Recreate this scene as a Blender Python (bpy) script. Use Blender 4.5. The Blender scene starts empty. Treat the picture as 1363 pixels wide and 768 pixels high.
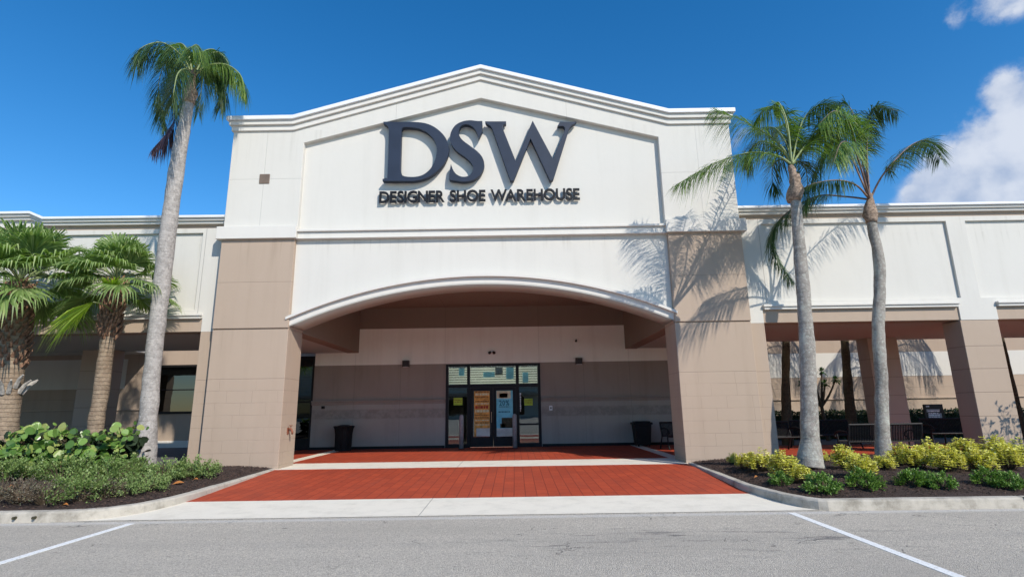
import bpy, bmesh, math, random
from mathutils import Vector, Matrix, noise
R = math.radians
random.seed(7)
sc = bpy.context.scene
COL = sc.collection
# ------------------------------------------------------------------ camera
CX, CY, EYE = 0.8856, -14.5054, 1.6
YAW, PITCH, ROLL, FPX = 0.00233, 0.2187, 0.015257, 711.78
_r = Vector((math.cos(YAW), math.sin(YAW), 0)); _fh = Vector((-math.sin(YAW), math.cos(YAW), 0)); _z = Vector((0, 0, 1))
_F = _fh*math.cos(PITCH)+_z*math.sin(PITCH); _U = -_fh*math.sin(PITCH)+_z*math.cos(PITCH)
_R2 = _r*math.cos(ROLL)-_U*math.sin(ROLL); _U2 = _r*math.sin(ROLL)+_U*math.cos(ROLL)
CAM = Vector((CX, CY, EYE))
def ray(px, py): return _F*FPX+_R2*(px-681.5)+_U2*(384-py)
def at(px, py, Y):
    d = ray(px, py); return CAM+d*((Y-CY)/d.y)
def atz(px, py, Z):
    d = ray(px, py); return CAM+d*((Z-EYE)/d.z)
cam = bpy.data.cameras.new('camera'); co = bpy.data.objects.new('camera', cam); COL.objects.link(co)
cam.sensor_width = 36; cam.lens = FPX/1363*36; cam.clip_end = 2000; cam.clip_start = .05
M = Matrix((_R2, _U2, -_F)).transposed().to_4x4(); M.translation = CAM; co.matrix_world = M
sc.camera = co
# ------------------------------------------------------------------ node helpers
def newmat(name):
    m = bpy.data.materials.new(name); m.use_nodes = True; nt = m.node_tree
    return m, nt, nt.nodes['Principled BSDF']
def N(nt, t, **k):
    n = nt.nodes.new(t)
    for a, b in k.items():
        if a[0] == 'i' and a[1:].isdigit(): n.inputs[int(a[1:])].default_value = b
        else: setattr(n, a, b)
    return n
def L(nt, a, b): nt.links.new(a, b)
def math_(nt, op, a, b=None, c=None):
    n = nt.nodes.new('ShaderNodeMath'); n.operation = op
    for i, v in enumerate((a, b, c)):
        if v is None: continue
        if isinstance(v, (int, float)): n.inputs[i].default_value = v
        else: nt.links.new(v, n.inputs[i])
    return n.outputs[0]
def maprange(nt, v, a, b, c, d):
    n = nt.nodes.new('ShaderNodeMapRange'); n.interpolation_type = 'SMOOTHSTEP'
    nt.links.new(v, n.inputs[0])
    for i, x in enumerate((a, b, c, d)): n.inputs[i+1].default_value = x
    return n.outputs[0]
def noise_(nt, scale, detail=4, rough=.55, vec=None, sxyz=None):
    n = nt.nodes.new('ShaderNodeTexNoise'); n.inputs['Scale'].default_value = scale
    n.inputs['Detail'].default_value = detail; n.inputs['Roughness'].default_value = rough
    if vec is None:
        vec = nt.nodes.new('ShaderNodeNewGeometry').outputs['Position']
    if sxyz:
        mp = nt.nodes.new('ShaderNodeMapping'); mp.inputs['Scale'].default_value = sxyz; nt.links.new(vec, mp.inputs[0]); vec = mp.outputs[0]
    nt.links.new(vec, n.inputs['Vector']); return n.outputs['Fac']
def mixc(nt, f, a, b, mode='MIX'):
    n = nt.nodes.new('ShaderNodeMix'); n.data_type = 'RGBA'; n.blend_type = mode
    for i, v in ((0, f), (6, a), (7, b)):
        if isinstance(v, (int, float)): n.inputs[i].default_value = v
        elif isinstance(v, tuple): n.inputs[i].default_value = (*v, 1) if len(v) == 3 else v
        else: nt.links.new(v, n.inputs[i])
    return n.outputs[2]
def bump(nt, h, strength, dist=.01, nrm=None):
    n = nt.nodes.new('ShaderNodeBump'); n.inputs['Strength'].default_value = strength; n.inputs['Distance'].default_value = dist
    nt.links.new(h, n.inputs['Height'])
    if nrm is not None: nt.links.new(nrm, n.inputs['Normal'])
    return n.outputs[0]
def sc3(c, k): return tuple(min(1, x*k) for x in c)
def simple(name, c, rough=.6, metal=0, var=.12, scale=6, spec=.4, bm_=0, bscale=80):
    m, nt, b = newmat(name)
    f = noise_(nt, scale, 5)
    L(nt, mixc(nt, maprange(nt, f, .3, .7, 0, 1), sc3(c, 1-var), sc3(c, 1+var)), b.inputs['Base Color'])
    b.inputs['Roughness'].default_value = rough; b.inputs['Metallic'].default_value = metal
    b.inputs['Specular IOR Level'].default_value = spec
    if bm_: L(nt, bump(nt, noise_(nt, bscale, 3), bm_, .01), b.inputs['Normal'])
    return m
def wallmat(name, c, vj=(), hj=(), block=False, grime=.10, jdark=.72, scuff=None, rain=()):
    """painted stucco: fine texture, faint rain streaks, score joints at |x|=vj and z=hj, optional scored block courses"""
    m, nt, b = newmat(name)
    pos = nt.nodes.new('ShaderNodeNewGeometry').outputs['Position']
    big = noise_(nt, .55, 4, .6, pos); st = noise_(nt, 1.0, 5, .6, pos, (3.2, 3.2, .22)); fine = noise_(nt, 9, 4, .6, pos)
    v = math_(nt, 'ADD', math_(nt, 'MULTIPLY', maprange(nt, big, .3, .72, 0, 1), grime*.6), math_(nt, 'MULTIPLY', maprange(nt, st, .45, .8, 0, 1), grime))
    v = math_(nt, 'ADD', v, math_(nt, 'MULTIPLY', fine, grime*.35))
    col = mixc(nt, v, sc3(c, 1.03), sc3((c[0]*.62, c[1]*.6, c[2]*.56), 1))
    h = math_(nt, 'ADD', math_(nt, 'MULTIPLY', noise_(nt, 70, 3, .6, pos), .35), math_(nt, 'MULTIPLY', noise_(nt, 6, 3, .5, pos), .5))
    sep = nt.nodes.new('ShaderNodeSeparateXYZ'); L(nt, pos, sep.inputs[0]); x, y, z = sep.outputs
    if scuff:
        zm = math_(nt, 'MULTIPLY', maprange(nt, z, scuff[0]-.03, scuff[0]+.05, 0, 1), maprange(nt, z, scuff[1]-.05, scuff[1]+.03, 1, 0))
        pt = maprange(nt, noise_(nt, 5, 5, .75, pos), .38, .6, 0, 1); col = mixc(nt, math_(nt, 'MULTIPLY', zm, math_(nt, 'ADD', .25, math_(nt, 'MULTIPLY', pt, .5))), col, sc3(c, .62)); h = math_(nt, 'ADD', h, math_(nt, 'MULTIPLY', math_(nt, 'MULTIPLY', zm, pt), .8))
    if rain:
        for z0_, zl in rain:
            f = math_(nt, 'MULTIPLY', maprange(nt, z, z0_-zl, z0_, 0, 1), math_(nt, 'LESS_THAN', z, z0_)); f = math_(nt, 'MULTIPLY', f, maprange(nt, noise_(nt, 2.2, 5, .65, pos, (3.5, 3.5, .12)), .5, .75, 0, .26)); col = mixc(nt, f, col, (c[0]*.5, c[1]*.48, c[2]*.44))
    jm = None
    for j, ax in [(a, 'v') for a in vj]+[(a, 'h') for a in hj]:
        d = math_(nt, 'ABSOLUTE', math_(nt, 'SUBTRACT', math_(nt, 'ABSOLUTE', x) if ax == 'v' else z, j))
        k = maprange(nt, d, .006, .016, 1, 0)
        jm = k if jm is None else math_(nt, 'MAXIMUM', jm, k)
    if block:
        cb = nt.nodes.new('ShaderNodeCombineXYZ'); L(nt, math_(nt, 'ADD', math_(nt, 'ADD', x, y), 40.13), cb.inputs[0]); L(nt, math_(nt, 'ADD', z, -.22), cb.inputs[1])
        br = nt.nodes.new('ShaderNodeTexBrick'); L(nt, cb.outputs[0], br.inputs['Vector'])
        for k_, v_ in (('Scale', 1), ('Mortar Size', .008), ('Mortar Smooth', .3), ('Brick Width', .68), ('Row Height', .32)): br.inputs[k_].default_value = v_
        br.offset = .43; br.squash = 1.45; br.squash_frequency = 3
        k = math_(nt, 'MULTIPLY', br.outputs['Fac'], maprange(nt, z, 2.43, 2.45, 1, 0))
        wob = maprange(nt, noise_(nt, 1.7, 2, .5, pos), .35, .6, .3, 1)
        k = math_(nt, 'MULTIPLY', k, wob)
        jm = k if jm is None else math_(nt, 'MAXIMUM', jm, k)
    if jm is not None:
        col = mixc(nt, math_(nt, 'MULTIPLY', jm, .55 if block else .6), col, sc3(c, jdark))
        h = math_(nt, 'SUBTRACT', h, math_(nt, 'MULTIPLY', jm, 1.2))
    L(nt, col, b.inputs['Base Color']); b.inputs['Roughness'].default_value = .85; b.inputs['Specular IOR Level'].default_value = .25
    L(nt, bump(nt, h, .35, .012), b.inputs['Normal'])
    return m
WHITE = (.62, .60, .55); TAUPE = (.425, .333, .258); BROWN = (.25, .19, .15)
M_ = {}
M_['white'] = wallmat('white_stucco', WHITE, grime=.11, rain=((6.38, .7), (6.7, .9)))
M_['white_joint'] = wallmat('white_stucco_scored', WHITE, vj=(6.35, 2.55), hj=(8.2,), grime=.12, jdark=.8, rain=((9.75, 1.6),))
M_['white_wing'] = wallmat('white_stucco_wing', WHITE, vj=(8.02,), grime=.14, jdark=.5, rain=((6.84, 1.2),))
M_['white_dim'] = wallmat('cream_stucco_band', (.84, .82, .75), vj=(1.86, 5.4), grime=.2)
M_['trim'] = wallmat('white_trim', (.65, .628, .58), grime=.12)
M_['coping'] = simple('painted_coping', (.74, .75, .76), .45, 0, .04, 2)
M_['taupe'] = wallmat('taupe_stucco', TAUPE, hj=(5.11, 2.45), block=True, grime=.14, rain=((6.37, 1.1), (3.8, .9)))
M_['taupe_plain'] = wallmat('taupe_stucco_plain', TAUPE, grime=.16)
M_['taupe_pier'] = wallmat('taupe_pier_stucco', TAUPE, hj=(.55, 1.18, 1.81, 2.44, 3.06), grime=.14, jdark=.55)
M_['taupe_court'] = wallmat('taupe_court_wall', TAUPE, vj=(10.2, 15.8), hj=(2.2, 3.3), grime=.2)
M_['taupe_dark'] = wallmat('brown_porch_stucco', (.33, .275, .235), vj=(3.6, 5.4), grime=.3)
M_['dado'] = wallmat('grey_brown_dado', (.39, .35, .305), vj=(3.6, 5.4), grime=.3, scuff=(1.25, 1.62))
M_['brown'] = wallmat('brown_soffit_paint', BROWN, vj=(1.86,), grime=.1)
M_['soffit'] = wallmat('soffit_paint', (.46, .46, .42), grime=.1)
M_['black_metal'] = simple('black_metal', (.014, .014, .015), .55, .0, .2, 12, .22)
M_['black_frame'] = simple('black_anodised_frame', (.012, .011, .011), .5, 0, .2, 5, .25)
M_['navy'] = simple('dark_blue_grey_letters', (.022, .032, .055), .5, 0, .1, 2, .3)
M_['navy_side'] = simple('letter_returns', (.022, .028, .04), .5)
M_['dark_grey'] = simple('dark_grey_letters', (.012, .013, .016), .5, 0, .1, 2, .2)
M_['bollard'] = simple('grey_bollard_paint', (.30, .29, .285), .5, 0, .15, 8)
M_['lightbox'] = simple('brown_lamp_housing', (.17, .125, .095), .5)
M_['lampbox'] = simple('dark_lamp_housing', (.03, .024, .022), .5)
M_['plastic_white'] = simple('white_plastic', (.75, .75, .73), .4)
M_['rust'] = simple('rusty_brass', (.25, .09, .05), .6, .3, .3, 40)
M_['brass'] = simple('dull_brass', (.45, .36, .25), .45, .7)
M_['paper_green'] = simple('yellow_green_paper', (.42, .55, .06), .8)
M_['paper_white'] = simple('white_paper', (.62, .62, .56), .8)
M_['poster_orange'] = simple('orange_poster', (.75, .36, .08), .7, 0, .3, 9)
M_['poster_pale'] = simple('pale_blue_poster', (.22, .62, .72), .7, 0, .1, 6)
M_['ink_brown'] = simple('brown_ink', (.20, .06, .03), .8)
M_['ink_red'] = simple('red_ink', (.45, .05, .03), .8)
M_['ink_cream'] = simple('cream_ink', (.75, .66, .42), .8)
M_['ink_teal'] = simple('teal_ink', (.03, .16, .22), .8)
M_['ink_dark'] = simple('dark_photo_print', (.06, .055, .03), .8, 0, .5, 14)
M_['ink_white'] = simple('white_vinyl', (.8, .8, .8), .6)

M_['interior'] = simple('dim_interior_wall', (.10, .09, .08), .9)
M_['shelf'] = simple('shop_shelf', (.14, .12, .11), .8, 0, .6, 5)
M_['concrete'] = None
M_['roof'] = simple('grey_roof_membrane', (.35, .35, .34), .9)
M_['grey_sign'] = simple('grey_notice_paper', (.30, .32, .33), .7)
# glass
def glass(name, tint=(.30, .34, .34), refl=.16):
    m, nt, b = newmat(name); out = nt.nodes['Material Output']; nt.nodes.remove(b)
    tr = N(nt, 'ShaderNodeBsdfTransparent'); tr.inputs[0].default_value = (*tint, 1)
    gl = N(nt, 'ShaderNodeBsdfGlossy'); gl.inputs['Roughness'].default_value = .012; gl.inputs[0].default_value = (.95, 1, 1, 1)
    L(nt, bump(nt, noise_(nt, 1.4, 2), .05, .02), gl.inputs['Normal'])
    fr = N(nt, 'ShaderNodeFresnel'); fr.inputs[0].default_value = 1.5
    f = math_(nt, 'ADD', fr.outputs[0], refl)
    mx = N(nt, 'ShaderNodeMixShader'); L(nt, f, mx.inputs[0]); L(nt, tr.outputs[0], mx.inputs[1]); L(nt, gl.outputs[0], mx.inputs[2])
    L(nt, mx.outputs[0], out.inputs['Surface']); return m
M_['glass'] = glass('tinted_glass', (.42, .47, .47), .10)
M_['glass_clear'] = glass('clear_glass', (.80, .85, .85), .06)
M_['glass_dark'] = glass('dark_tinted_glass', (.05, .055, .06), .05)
# asphalt
def asphalt():
    m, nt, b = newmat('worn_asphalt'); pos = N(nt, 'ShaderNodeNewGeometry').outputs['Position']
    vor = N(nt, 'ShaderNodeTexVoronoi'); vor.inputs['Scale'].default_value = 95; L(nt, pos, vor.inputs['Vector'])
    sepc = N(nt, 'ShaderNodeSeparateColor'); L(nt, vor.outputs['Color'], sepc.inputs[0])
    c = mixc(nt, maprange(nt, sepc.outputs[0], .1, .95, 0, 1), (.38, .34, .285), (.66, .60, .50))
    big = noise_(nt, .5, 5, .6, pos, (.35, 1.0, 1)); c = mixc(nt, maprange(nt, big, .4, .7, 0, .45), c, (.37, .335, .285))
    # dark oily scuffs in the middle of the lane
    st = noise_(nt, 2.2, 6, .7, pos, (.45, 2.4, 1)); sep = N(nt, 'ShaderNodeSeparateXYZ'); L(nt, pos, sep.inputs[0])
    lane = math_(nt, 'MULTIPLY', maprange(nt, math_(nt, 'ABSOLUTE', math_(nt, 'ADD', sep.outputs[1], 7.4)), .1, 1.1, 1, 0), maprange(nt, math_(nt, 'ABSOLUTE', math_(nt, 'SUBTRACT', sep.outputs[0], 3.2)), .6, 4.2, 1, 0))
    c = mixc(nt, math_(nt, 'MULTIPLY', maprange(nt, st, .52, .66, 0, .75), lane), c, (.085, .085, .09))
    tt = math_(nt, 'ABSOLUTE', math_(nt, 'SUBTRACT', math_(nt, 'ABSOLUTE', math_(nt, 'ADD', sep.outputs[1], 8.3)), .85))
    c = mixc(nt, math_(nt, 'MULTIPLY', maprange(nt, tt, .0, .35, .3, 0), maprange(nt, noise_(nt, 1.2, 4, .6, pos, (.15, 1, 1)), .4, .65, .2, 1)), c, (.27, .25, .23))
    v3 = N(nt, 'ShaderNodeTexVoronoi'); v3.inputs['Scale'].default_value = 1.7; L(nt, pos, v3.inputs['Vector']); sp3 = N(nt, 'ShaderNodeSeparateColor'); L(nt, v3.outputs['Color'], sp3.inputs[0])
    dr_ = math_(nt, 'MULTIPLY', maprange(nt, math_(nt, 'ADD', v3.outputs['Distance'], math_(nt, 'MULTIPLY', noise_(nt, 14, 4, .7, pos), .12)), .09, .15, .6, 0), math_(nt, 'GREATER_THAN', sp3.outputs[1], .72)); c = mixc(nt, dr_, c, (.13, .12, .115))
    v4 = N(nt, 'ShaderNodeTexVoronoi'); v4.inputs['Scale'].default_value = 9; L(nt, pos, v4.inputs['Vector']); sp4 = N(nt, 'ShaderNodeSeparateColor'); L(nt, v4.outputs['Color'], sp4.inputs[0])
    c = mixc(nt, math_(nt, 'MULTIPLY', maprange(nt, v4.outputs['Distance'], .06, .14, .7, 0), math_(nt, 'GREATER_THAN', sp4.outputs[0], .86)), c, (.12, .105, .09))
    # cracks
    v2 = N(nt, 'ShaderNodeTexVoronoi', feature='DISTANCE_TO_EDGE'); v2.inputs['Scale'].default_value = .55
    wv = N(nt, 'ShaderNodeVectorMath', operation='ADD'); L(nt, pos, wv.inputs[0])
    nc = N(nt, 'ShaderNodeTexNoise'); nc.inputs['Scale'].default_value = 2.5; nc.inputs['Detail'].default_value = 5; L(nt, pos, nc.inputs['Vector']); L(nt, nc.outputs['Color'], wv.inputs[1]); L(nt, wv.outputs[0], v2.inputs['Vector'])
    cr = math_(nt, 'MULTIPLY', maprange(nt, v2.outputs['Distance'], .002, .008, .7, 0), maprange(nt, noise_(nt, 1.1, 3, .5, pos), .52, .62, 0, 1))
    c = mixc(nt, cr, c, (.07, .07, .07))
    edge = maprange(nt, math_(nt, 'ADD', math_(nt, 'ABSOLUTE', math_(nt, 'ADD', sep.outputs[1], 5.95)), math_(nt, 'MULTIPLY', noise_(nt, 8, 3, .6, pos), .12)), .05, .22, .55, 0)
    c = mixc(nt, edge, c, (.68, .66, .62))
    L(nt, c, b.inputs['Base Color']); b.inputs['Roughness'].default_value = .9; b.inputs['Specular IOR Level'].default_value = .3
    h = math_(nt, 'ADD', math_(nt, 'MULTIPLY', vor.outputs['Distance'], -1.0), math_(nt, 'MULTIPLY', noise_(nt, 25, 4, .7, pos), .8))
    L(nt, bump(nt, h, .8, .012), b.inputs['Normal']); return m
M_['asphalt'] = asphalt()
def concrete(name, c, dirt=.3, joints=()):
    m, nt, b = newmat(name); pos = N(nt, 'ShaderNodeNewGeometry').outputs['Position']
    d = maprange(nt, noise_(nt, 2.3, 7, .7, pos), .42, .75, 0, dirt); col = mixc(nt, d, c, (c[0]*.35, c[1]*.34, c[2]*.31))
    if joints:
        sp_ = N(nt, 'ShaderNodeSeparateXYZ'); L(nt, pos, sp_.inputs[0])
        for j in joints: col = mixc(nt, maprange(nt, math_(nt, 'ABSOLUTE', math_(nt, 'SUBTRACT', sp_.outputs[0], j)), .005, .012, .7, 0), col, sc3(c, .3))
    sp = maprange(nt, noise_(nt, 120, 2, .5, pos), .35, .7, 0, .18); col = mixc(nt, sp, col, sc3(c, .6))
    L(nt, col, b.inputs['Base Color']); b.inputs['Roughness'].default_value = .9
    L(nt, bump(nt, noise_(nt, 60, 4, .7, pos), .4, .008), b.inputs['Normal']); return m
M_['apron'] = concrete('pale_concrete', (.78, .725, .61), .25, (-.62,))
M_['kerb'] = concrete('weathered_kerb_concrete', (.50, .46, .39), .9)
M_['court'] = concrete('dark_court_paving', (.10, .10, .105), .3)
def redpave():
    m, nt, b = newmat('red_stamped_paving'); pos = N(nt, 'ShaderNodeNewGeometry').outputs['Position']
    sep = N(nt, 'ShaderNodeSeparateXYZ'); L(nt, pos, sep.inputs[0]); cb = N(nt, 'ShaderNodeCombineXYZ'); L(nt, sep.outputs[1], cb.inputs[0]); L(nt, sep.outputs[0], cb.inputs[1])
    br = N(nt, 'ShaderNodeTexBrick'); L(nt, cb.outputs[0], br.inputs['Vector']); br.offset = .5
    for k, v in (('Scale', 1), ('Mortar Size', .009), ('Mortar Smooth', .4), ('Brick Width', .42), ('Row Height', .21), ('Bias', 0)): br.inputs[k].default_value = v
    br.inputs['Color1'].default_value = (.45, .072, .030, 1); br.inputs['Color2'].default_value = (.37, .058, .026, 1); br.inputs['Mortar'].default_value = (.23, .038, .021, 1)
    c = mixc(nt, maprange(nt, noise_(nt, 1.3, 5, .65, pos), .4, .75, 0, .35), br.outputs['Color'], (.24, .05, .03))
    c = mixc(nt, maprange(nt, noise_(nt, 9, 4, .6, pos), .55, .75, 0, .3), c, (.48, .09, .045))
    c = mixc(nt, maprange(nt, noise_(nt, 1.0, 5, .65, pos, (4, .5, 1)), .52, .72, 0, .28), c, (.26, .07, .045))
    c = mixc(nt, maprange(nt, noise_(nt, 22, 2, .5, pos), .66, .72, 0, .5), c, (.16, .05, .035))
    L(nt, c, b.inputs['Base Color']); b.inputs['Roughness'].default_value = .7; b.inputs['Specular IOR Level'].default_value = .2
    h = math_(nt, 'SUBTRACT', math_(nt, 'MULTIPLY', noise_(nt, 30, 3, .6, pos), .4), br.outputs['Fac'])
    L(nt, bump(nt, h, .5, .012), b.inputs['Normal']); return m
M_['red'] = redpave()
def mulchmat(name, island):
    m, nt, b = newmat(name)
    if island:
        g = N(nt, 'ShaderNodeNewGeometry'); f = g.outputs['Random Per Island']
    else: f = noise_(nt, 45, 6, .8)
    r = N(nt, 'ShaderNodeValToRGB'); L(nt, f, r.inputs[0]); e = r.color_ramp.elements
    e[0].position = .2; e[0].color = (.018, .011, .009, 1); e[1].position = .95; e[1].color = (.115, .068, .05, 1)
    L(nt, r.outputs[0], b.inputs['Base Color']); b.inputs['Roughness'].default_value = .95
    if not island: L(nt, bump(nt, noise_(nt, 40, 6, .8), 1, .04), b.inputs['Normal'])
    return m
M_['mulch'] = mulchmat('dark_mulch', False); M_['mulch_chip'] = mulchmat('mulch_chip', True)
def paint():
    m, nt, b = newmat('worn_road_paint'); f = noise_(nt, 28, 5, .7)
    L(nt, mixc(nt, maprange(nt, f, .52, .66, 0, .7), (.80, .80, .77), (.33, .32, .31)), b.inputs['Base Color']); b.inputs['Roughness'].default_value = .8
    return m
M_['paint'] = paint()
def leafmat(name, c1, c2, c3=None, trans=.35, rough=.45, spec=.4, tmul=(1.3, 1.5, .6)):
    m, nt, b = newmat(name); out = nt.nodes['Material Output']
    g = N(nt, 'ShaderNodeNewGeometry'); r = N(nt, 'ShaderNodeValToRGB'); L(nt, g.outputs['Random Per Island'], r.inputs[0]); e = r.color_ramp.elements
    e[0].color = (*c1, 1); e[1].color = (*(c3 or c2), 1); e[0].position = 0; e[1].position = 1
    if c3: k = r.color_ramp.elements.new(.72); k.color = (*c2, 1); 
    L(nt, r.outputs[0], b.inputs['Base Color']); b.inputs['Roughness'].default_value = rough; b.inputs['Specular IOR Level'].default_value = spec
    t = N(nt, 'ShaderNodeBsdfTranslucent'); L(nt, mixc(nt, 1.0, r.outputs[0], tmul, 'MULTIPLY'), t.inputs[0])
    mx = N(nt, 'ShaderNodeMixShader'); mx.inputs[0].default_value = trans; L(nt, b.outputs[0], mx.inputs[1]); L(nt, t.outputs[0], mx.inputs[2]); L(nt, mx.outputs[0], out.inputs['Surface'])
    return m
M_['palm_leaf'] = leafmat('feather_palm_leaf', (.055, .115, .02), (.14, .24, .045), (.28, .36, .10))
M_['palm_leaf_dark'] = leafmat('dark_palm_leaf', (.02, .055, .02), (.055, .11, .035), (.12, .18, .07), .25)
M_['palm_dead'] = leafmat('dead_palm_leaf', (.05, .035, .06), (.13, .085, .10), None, .1)
M_['rachis'] = simple('palm_petiole', (.22, .27, .11), .5, 0, .2, 9)
M_['rachis_brown'] = simple('palm_petiole_brown', (.20, .13, .10), .6, 0, .3, 9)
M_['fan_leaf'] = leafmat('fan_palm_leaf', (.13, .21, .06), (.26, .36, .12), (.44, .50, .24), .4)
M_['fan_young'] = leafmat('bright_fan_leaf', (.24, .36, .04), (.42, .54, .07), (.55, .62, .13), .4)
M_['grape'] = leafmat('sea_grape_leaf', (.05, .12, .02), (.20, .33, .07), (.36, .38, .12), .22, .3, .5)
M_['inner_shade'] = simple('painted_inner_shade', (.018, .035, .012), .8)  # near-black green paints the shade inside the shrubs and hedge
M_['ground_leaf'] = leafmat('ground_cover_leaf', (.12, .18, .05), (.22, .32, .10), (.36, .43, .17), .25)
M_['dry_leaf'] = leafmat('dry_twig_leaf', (.10, .085, .06), (.20, .17, .125), (.13, .16, .07), .1)
M_['gold_leaf'] = leafmat('golden_leaf', (.50, .52, .07), (.84, .80, .19), (.90, .87, .46), .3, tmul=(1.1, 1.1, .6))
M_['green_leaf'] = leafmat('fresh_green_leaf', (.075, .155, .025), (.16, .28, .05), (.28, .42, .10), .25)
M_['hedge_leaf'] = leafmat('dark_hedge_leaf', (.012, .024, .008), (.03, .055, .018), (.05, .08, .03), .15)
M_['slat'] = leafmat('translucent_stripe_slat', (.75, .75, .70), (.82, .82, .76), None, .7, tmul=(1, 1, .95))  # translucent so the added light behind makes the stripes glow
M_['orange_leaf'] = leafmat('fallen_leaf_orange', (.42, .14, .03), (.50, .24, .07), None, .2)
M_['stem'] = simple('woody_stem', (.09, .065, .04), .8)
def trunkmat(name, c, c2, ringscale, ring=.6, lich=.3):
    m, nt, b = newmat(name); pos = N(nt, 'ShaderNodeNewGeometry').outputs['Position']
    sep = N(nt, 'ShaderNodeSeparateXYZ'); L(nt, pos, sep.inputs[0])
    zz = math_(nt, 'ADD', sep.outputs[2], math_(nt, 'MULTIPLY', noise_(nt, 3.5, 3, .6, pos), .10))
    w = math_(nt, 'SINE', math_(nt, 'MULTIPLY', zz, ringscale)); rg = maprange(nt, w, .72, 1, 0, 1)
    c_ = mixc(nt, maprange(nt, noise_(nt, 7, 6, .7, pos), .35, .7, 0, 1), c, sc3(c, .6))
    c_ = mixc(nt, maprange(nt, noise_(nt, 2.4, 4, .6, pos, (1, 1, .5)), .5, .72, 0, lich), c_, c2)
    c_ = mixc(nt, math_(nt, 'MULTIPLY', rg, ring*.6), c_, sc3(c, .4))
    c_ = mixc(nt, maprange(nt, noise_(nt, 16, 6, .75, pos), .5, .62, 0, .5), c_, sc3(c2, 1.15))
    c_ = mixc(nt, maprange(nt, noise_(nt, 34, 4, .7, pos), .56, .7, 0, .4), c_, sc3(c, .4))
    L(nt, c_, b.inputs['Base Color']); b.inputs['Roughness'].default_value = .92; b.inputs['Specular IOR Level'].default_value = .2
    h = math_(nt, 'SUBTRACT', math_(nt, 'MULTIPLY', noise_(nt, 28, 5, .7, pos, (1, 1, .7)), 1.0), math_(nt, 'MULTIPLY', rg, ring))
    L(nt, bump(nt, h, .7, .02), b.inputs['Normal']); return m
M_['trunk_grey'] = trunkmat('pale_grey_palm_bark', (.40, .37, .34), (.49, .46, .425), 44, .22)
M_['trunk_lichen'] = trunkmat('lichen_palm_bark', (.33, .30, .265), (.47, .48, .42), 46, .12, .9)
M_['trunk_court'] = trunkmat('shade_darkened_palm_bark', (.11, .085, .055), (.16, .14, .08), 46, .4, .8)  # bark colour darkened to stand in for the arcade roof's shade
M_['trunk_fan'] = trunkmat('tan_fan_palm_bark', (.36, .275, .195), (.18, .12, .08), 60, .9, .5)
M_['boot'] = simple('dead_leaf_base', (.22, .125, .08), .9, 0, .5, 14, .2, .6, 40)
M_['boot_grey'] = simple('weathered_leaf_base', (.40, .37, .33), .9, 0, .3, 14, .2)
M_['crown'] = simple('fibrous_crownshaft', (.27, .20, .15), .9, 0, .45, 18, .2, .8, 45)
# ------------------------------------------------------------------ object helpers
def wl(p):
    v = Vector((0, 0, 0))
    while p is not None: v += p.location; p = p.parent
    return v
def tag(o, label=None, cat=None, group=None, kind=None):
    for k, v in (('label', label), ('category', cat), ('group', group), ('kind', kind)):
        if v: o[k] = v
    return o
def thing(name, loc, label, cat, group=None):
    o = bpy.data.objects.new(name, None); COL.objects.link(o); o.location = loc; o.empty_display_size = .2
    return tag(o, label, cat, group)
def obj(name, bm, mat, parent=None, smooth=False, bevel=0, label=None):
    """bm is in world coordinates; becomes ONE mesh object"""
    if isinstance(bm, bmesh.types.BMesh):
        me = bpy.data.meshes.new(name); bmesh.ops.recalc_face_normals(bm, faces=bm.faces[:]) if smooth != 'leaf' else None
        bm.to_mesh(me); bm.free()
    else: me = bm; me.name = name
    if mat is not None:
        me.materials.clear(); me.materials.append(M_[mat] if isinstance(mat, str) else mat)
    if smooth is True:
        for p in me.polygons: p.use_smooth = True
    o = bpy.data.objects.new(name, me); COL.objects.link(o)
    if parent is not None:
        o.parent = parent; o.location = -wl(parent)
    if bevel:
        b = o.modifiers.new('bevel', 'BEVEL'); b.width = bevel; b.segments = 2; b.limit_method = 'ANGLE'; b.angle_limit = R(40)
    if label: o['label'] = label
    return o
def B(): return bmesh.new()
def box(bm, x0, x1, y0, y1, z0, z1):
    v = [bm.verts.new((x, y, z)) for z in (z0, z1) for y in (y0, y1) for x in (x0, x1)]
    for f in ((0, 2, 3, 1), (4, 5, 7, 6), (0, 1, 5, 4), (2, 6, 7, 3), (0, 4, 6, 2), (1, 3, 7, 5)): bm.faces.new([v[i] for i in f])
    return bm
def bx(*a): return box(B(), *a)
def prism(polys, y0, y1):
    """polygons in (x,z), first outer then holes, extruded from y0 to y1 -> mesh"""
    cu = bpy.data.curves.new('c', 'CURVE'); cu.dimensions = '2D'; cu.fill_mode = 'BOTH'; cu.extrude = abs(y1-y0)/2
    for P in polys:
        s = cu.splines.new('POLY'); s.points.add(len(P)-1); s.use_cyclic_u = True
        for i, (x, z) in enumerate(P): s.points[i].co = (x, z, 0, 1)
    o = bpy.data.objects.new('c', cu); COL.objects.link(o)
    bpy.context.view_layer.update()
    me = bpy.data.meshes.new_from_object(o.evaluated_get(bpy.context.evaluated_depsgraph_get()))
    bpy.data.objects.remove(o); bpy.data.curves.remove(cu)
    ym = (y0+y1)/2
    me.transform(Matrix(((1, 0, 0, 0), (0, 0, -1, ym), (0, 1, 0, 0), (0, 0, 0, 1))))
    bm = B(); bm.from_mesh(me); bpy.data.meshes.remove(me); bmesh.ops.remove_doubles(bm, verts=bm.verts[:], dist=1e-5)
    return bm
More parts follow.
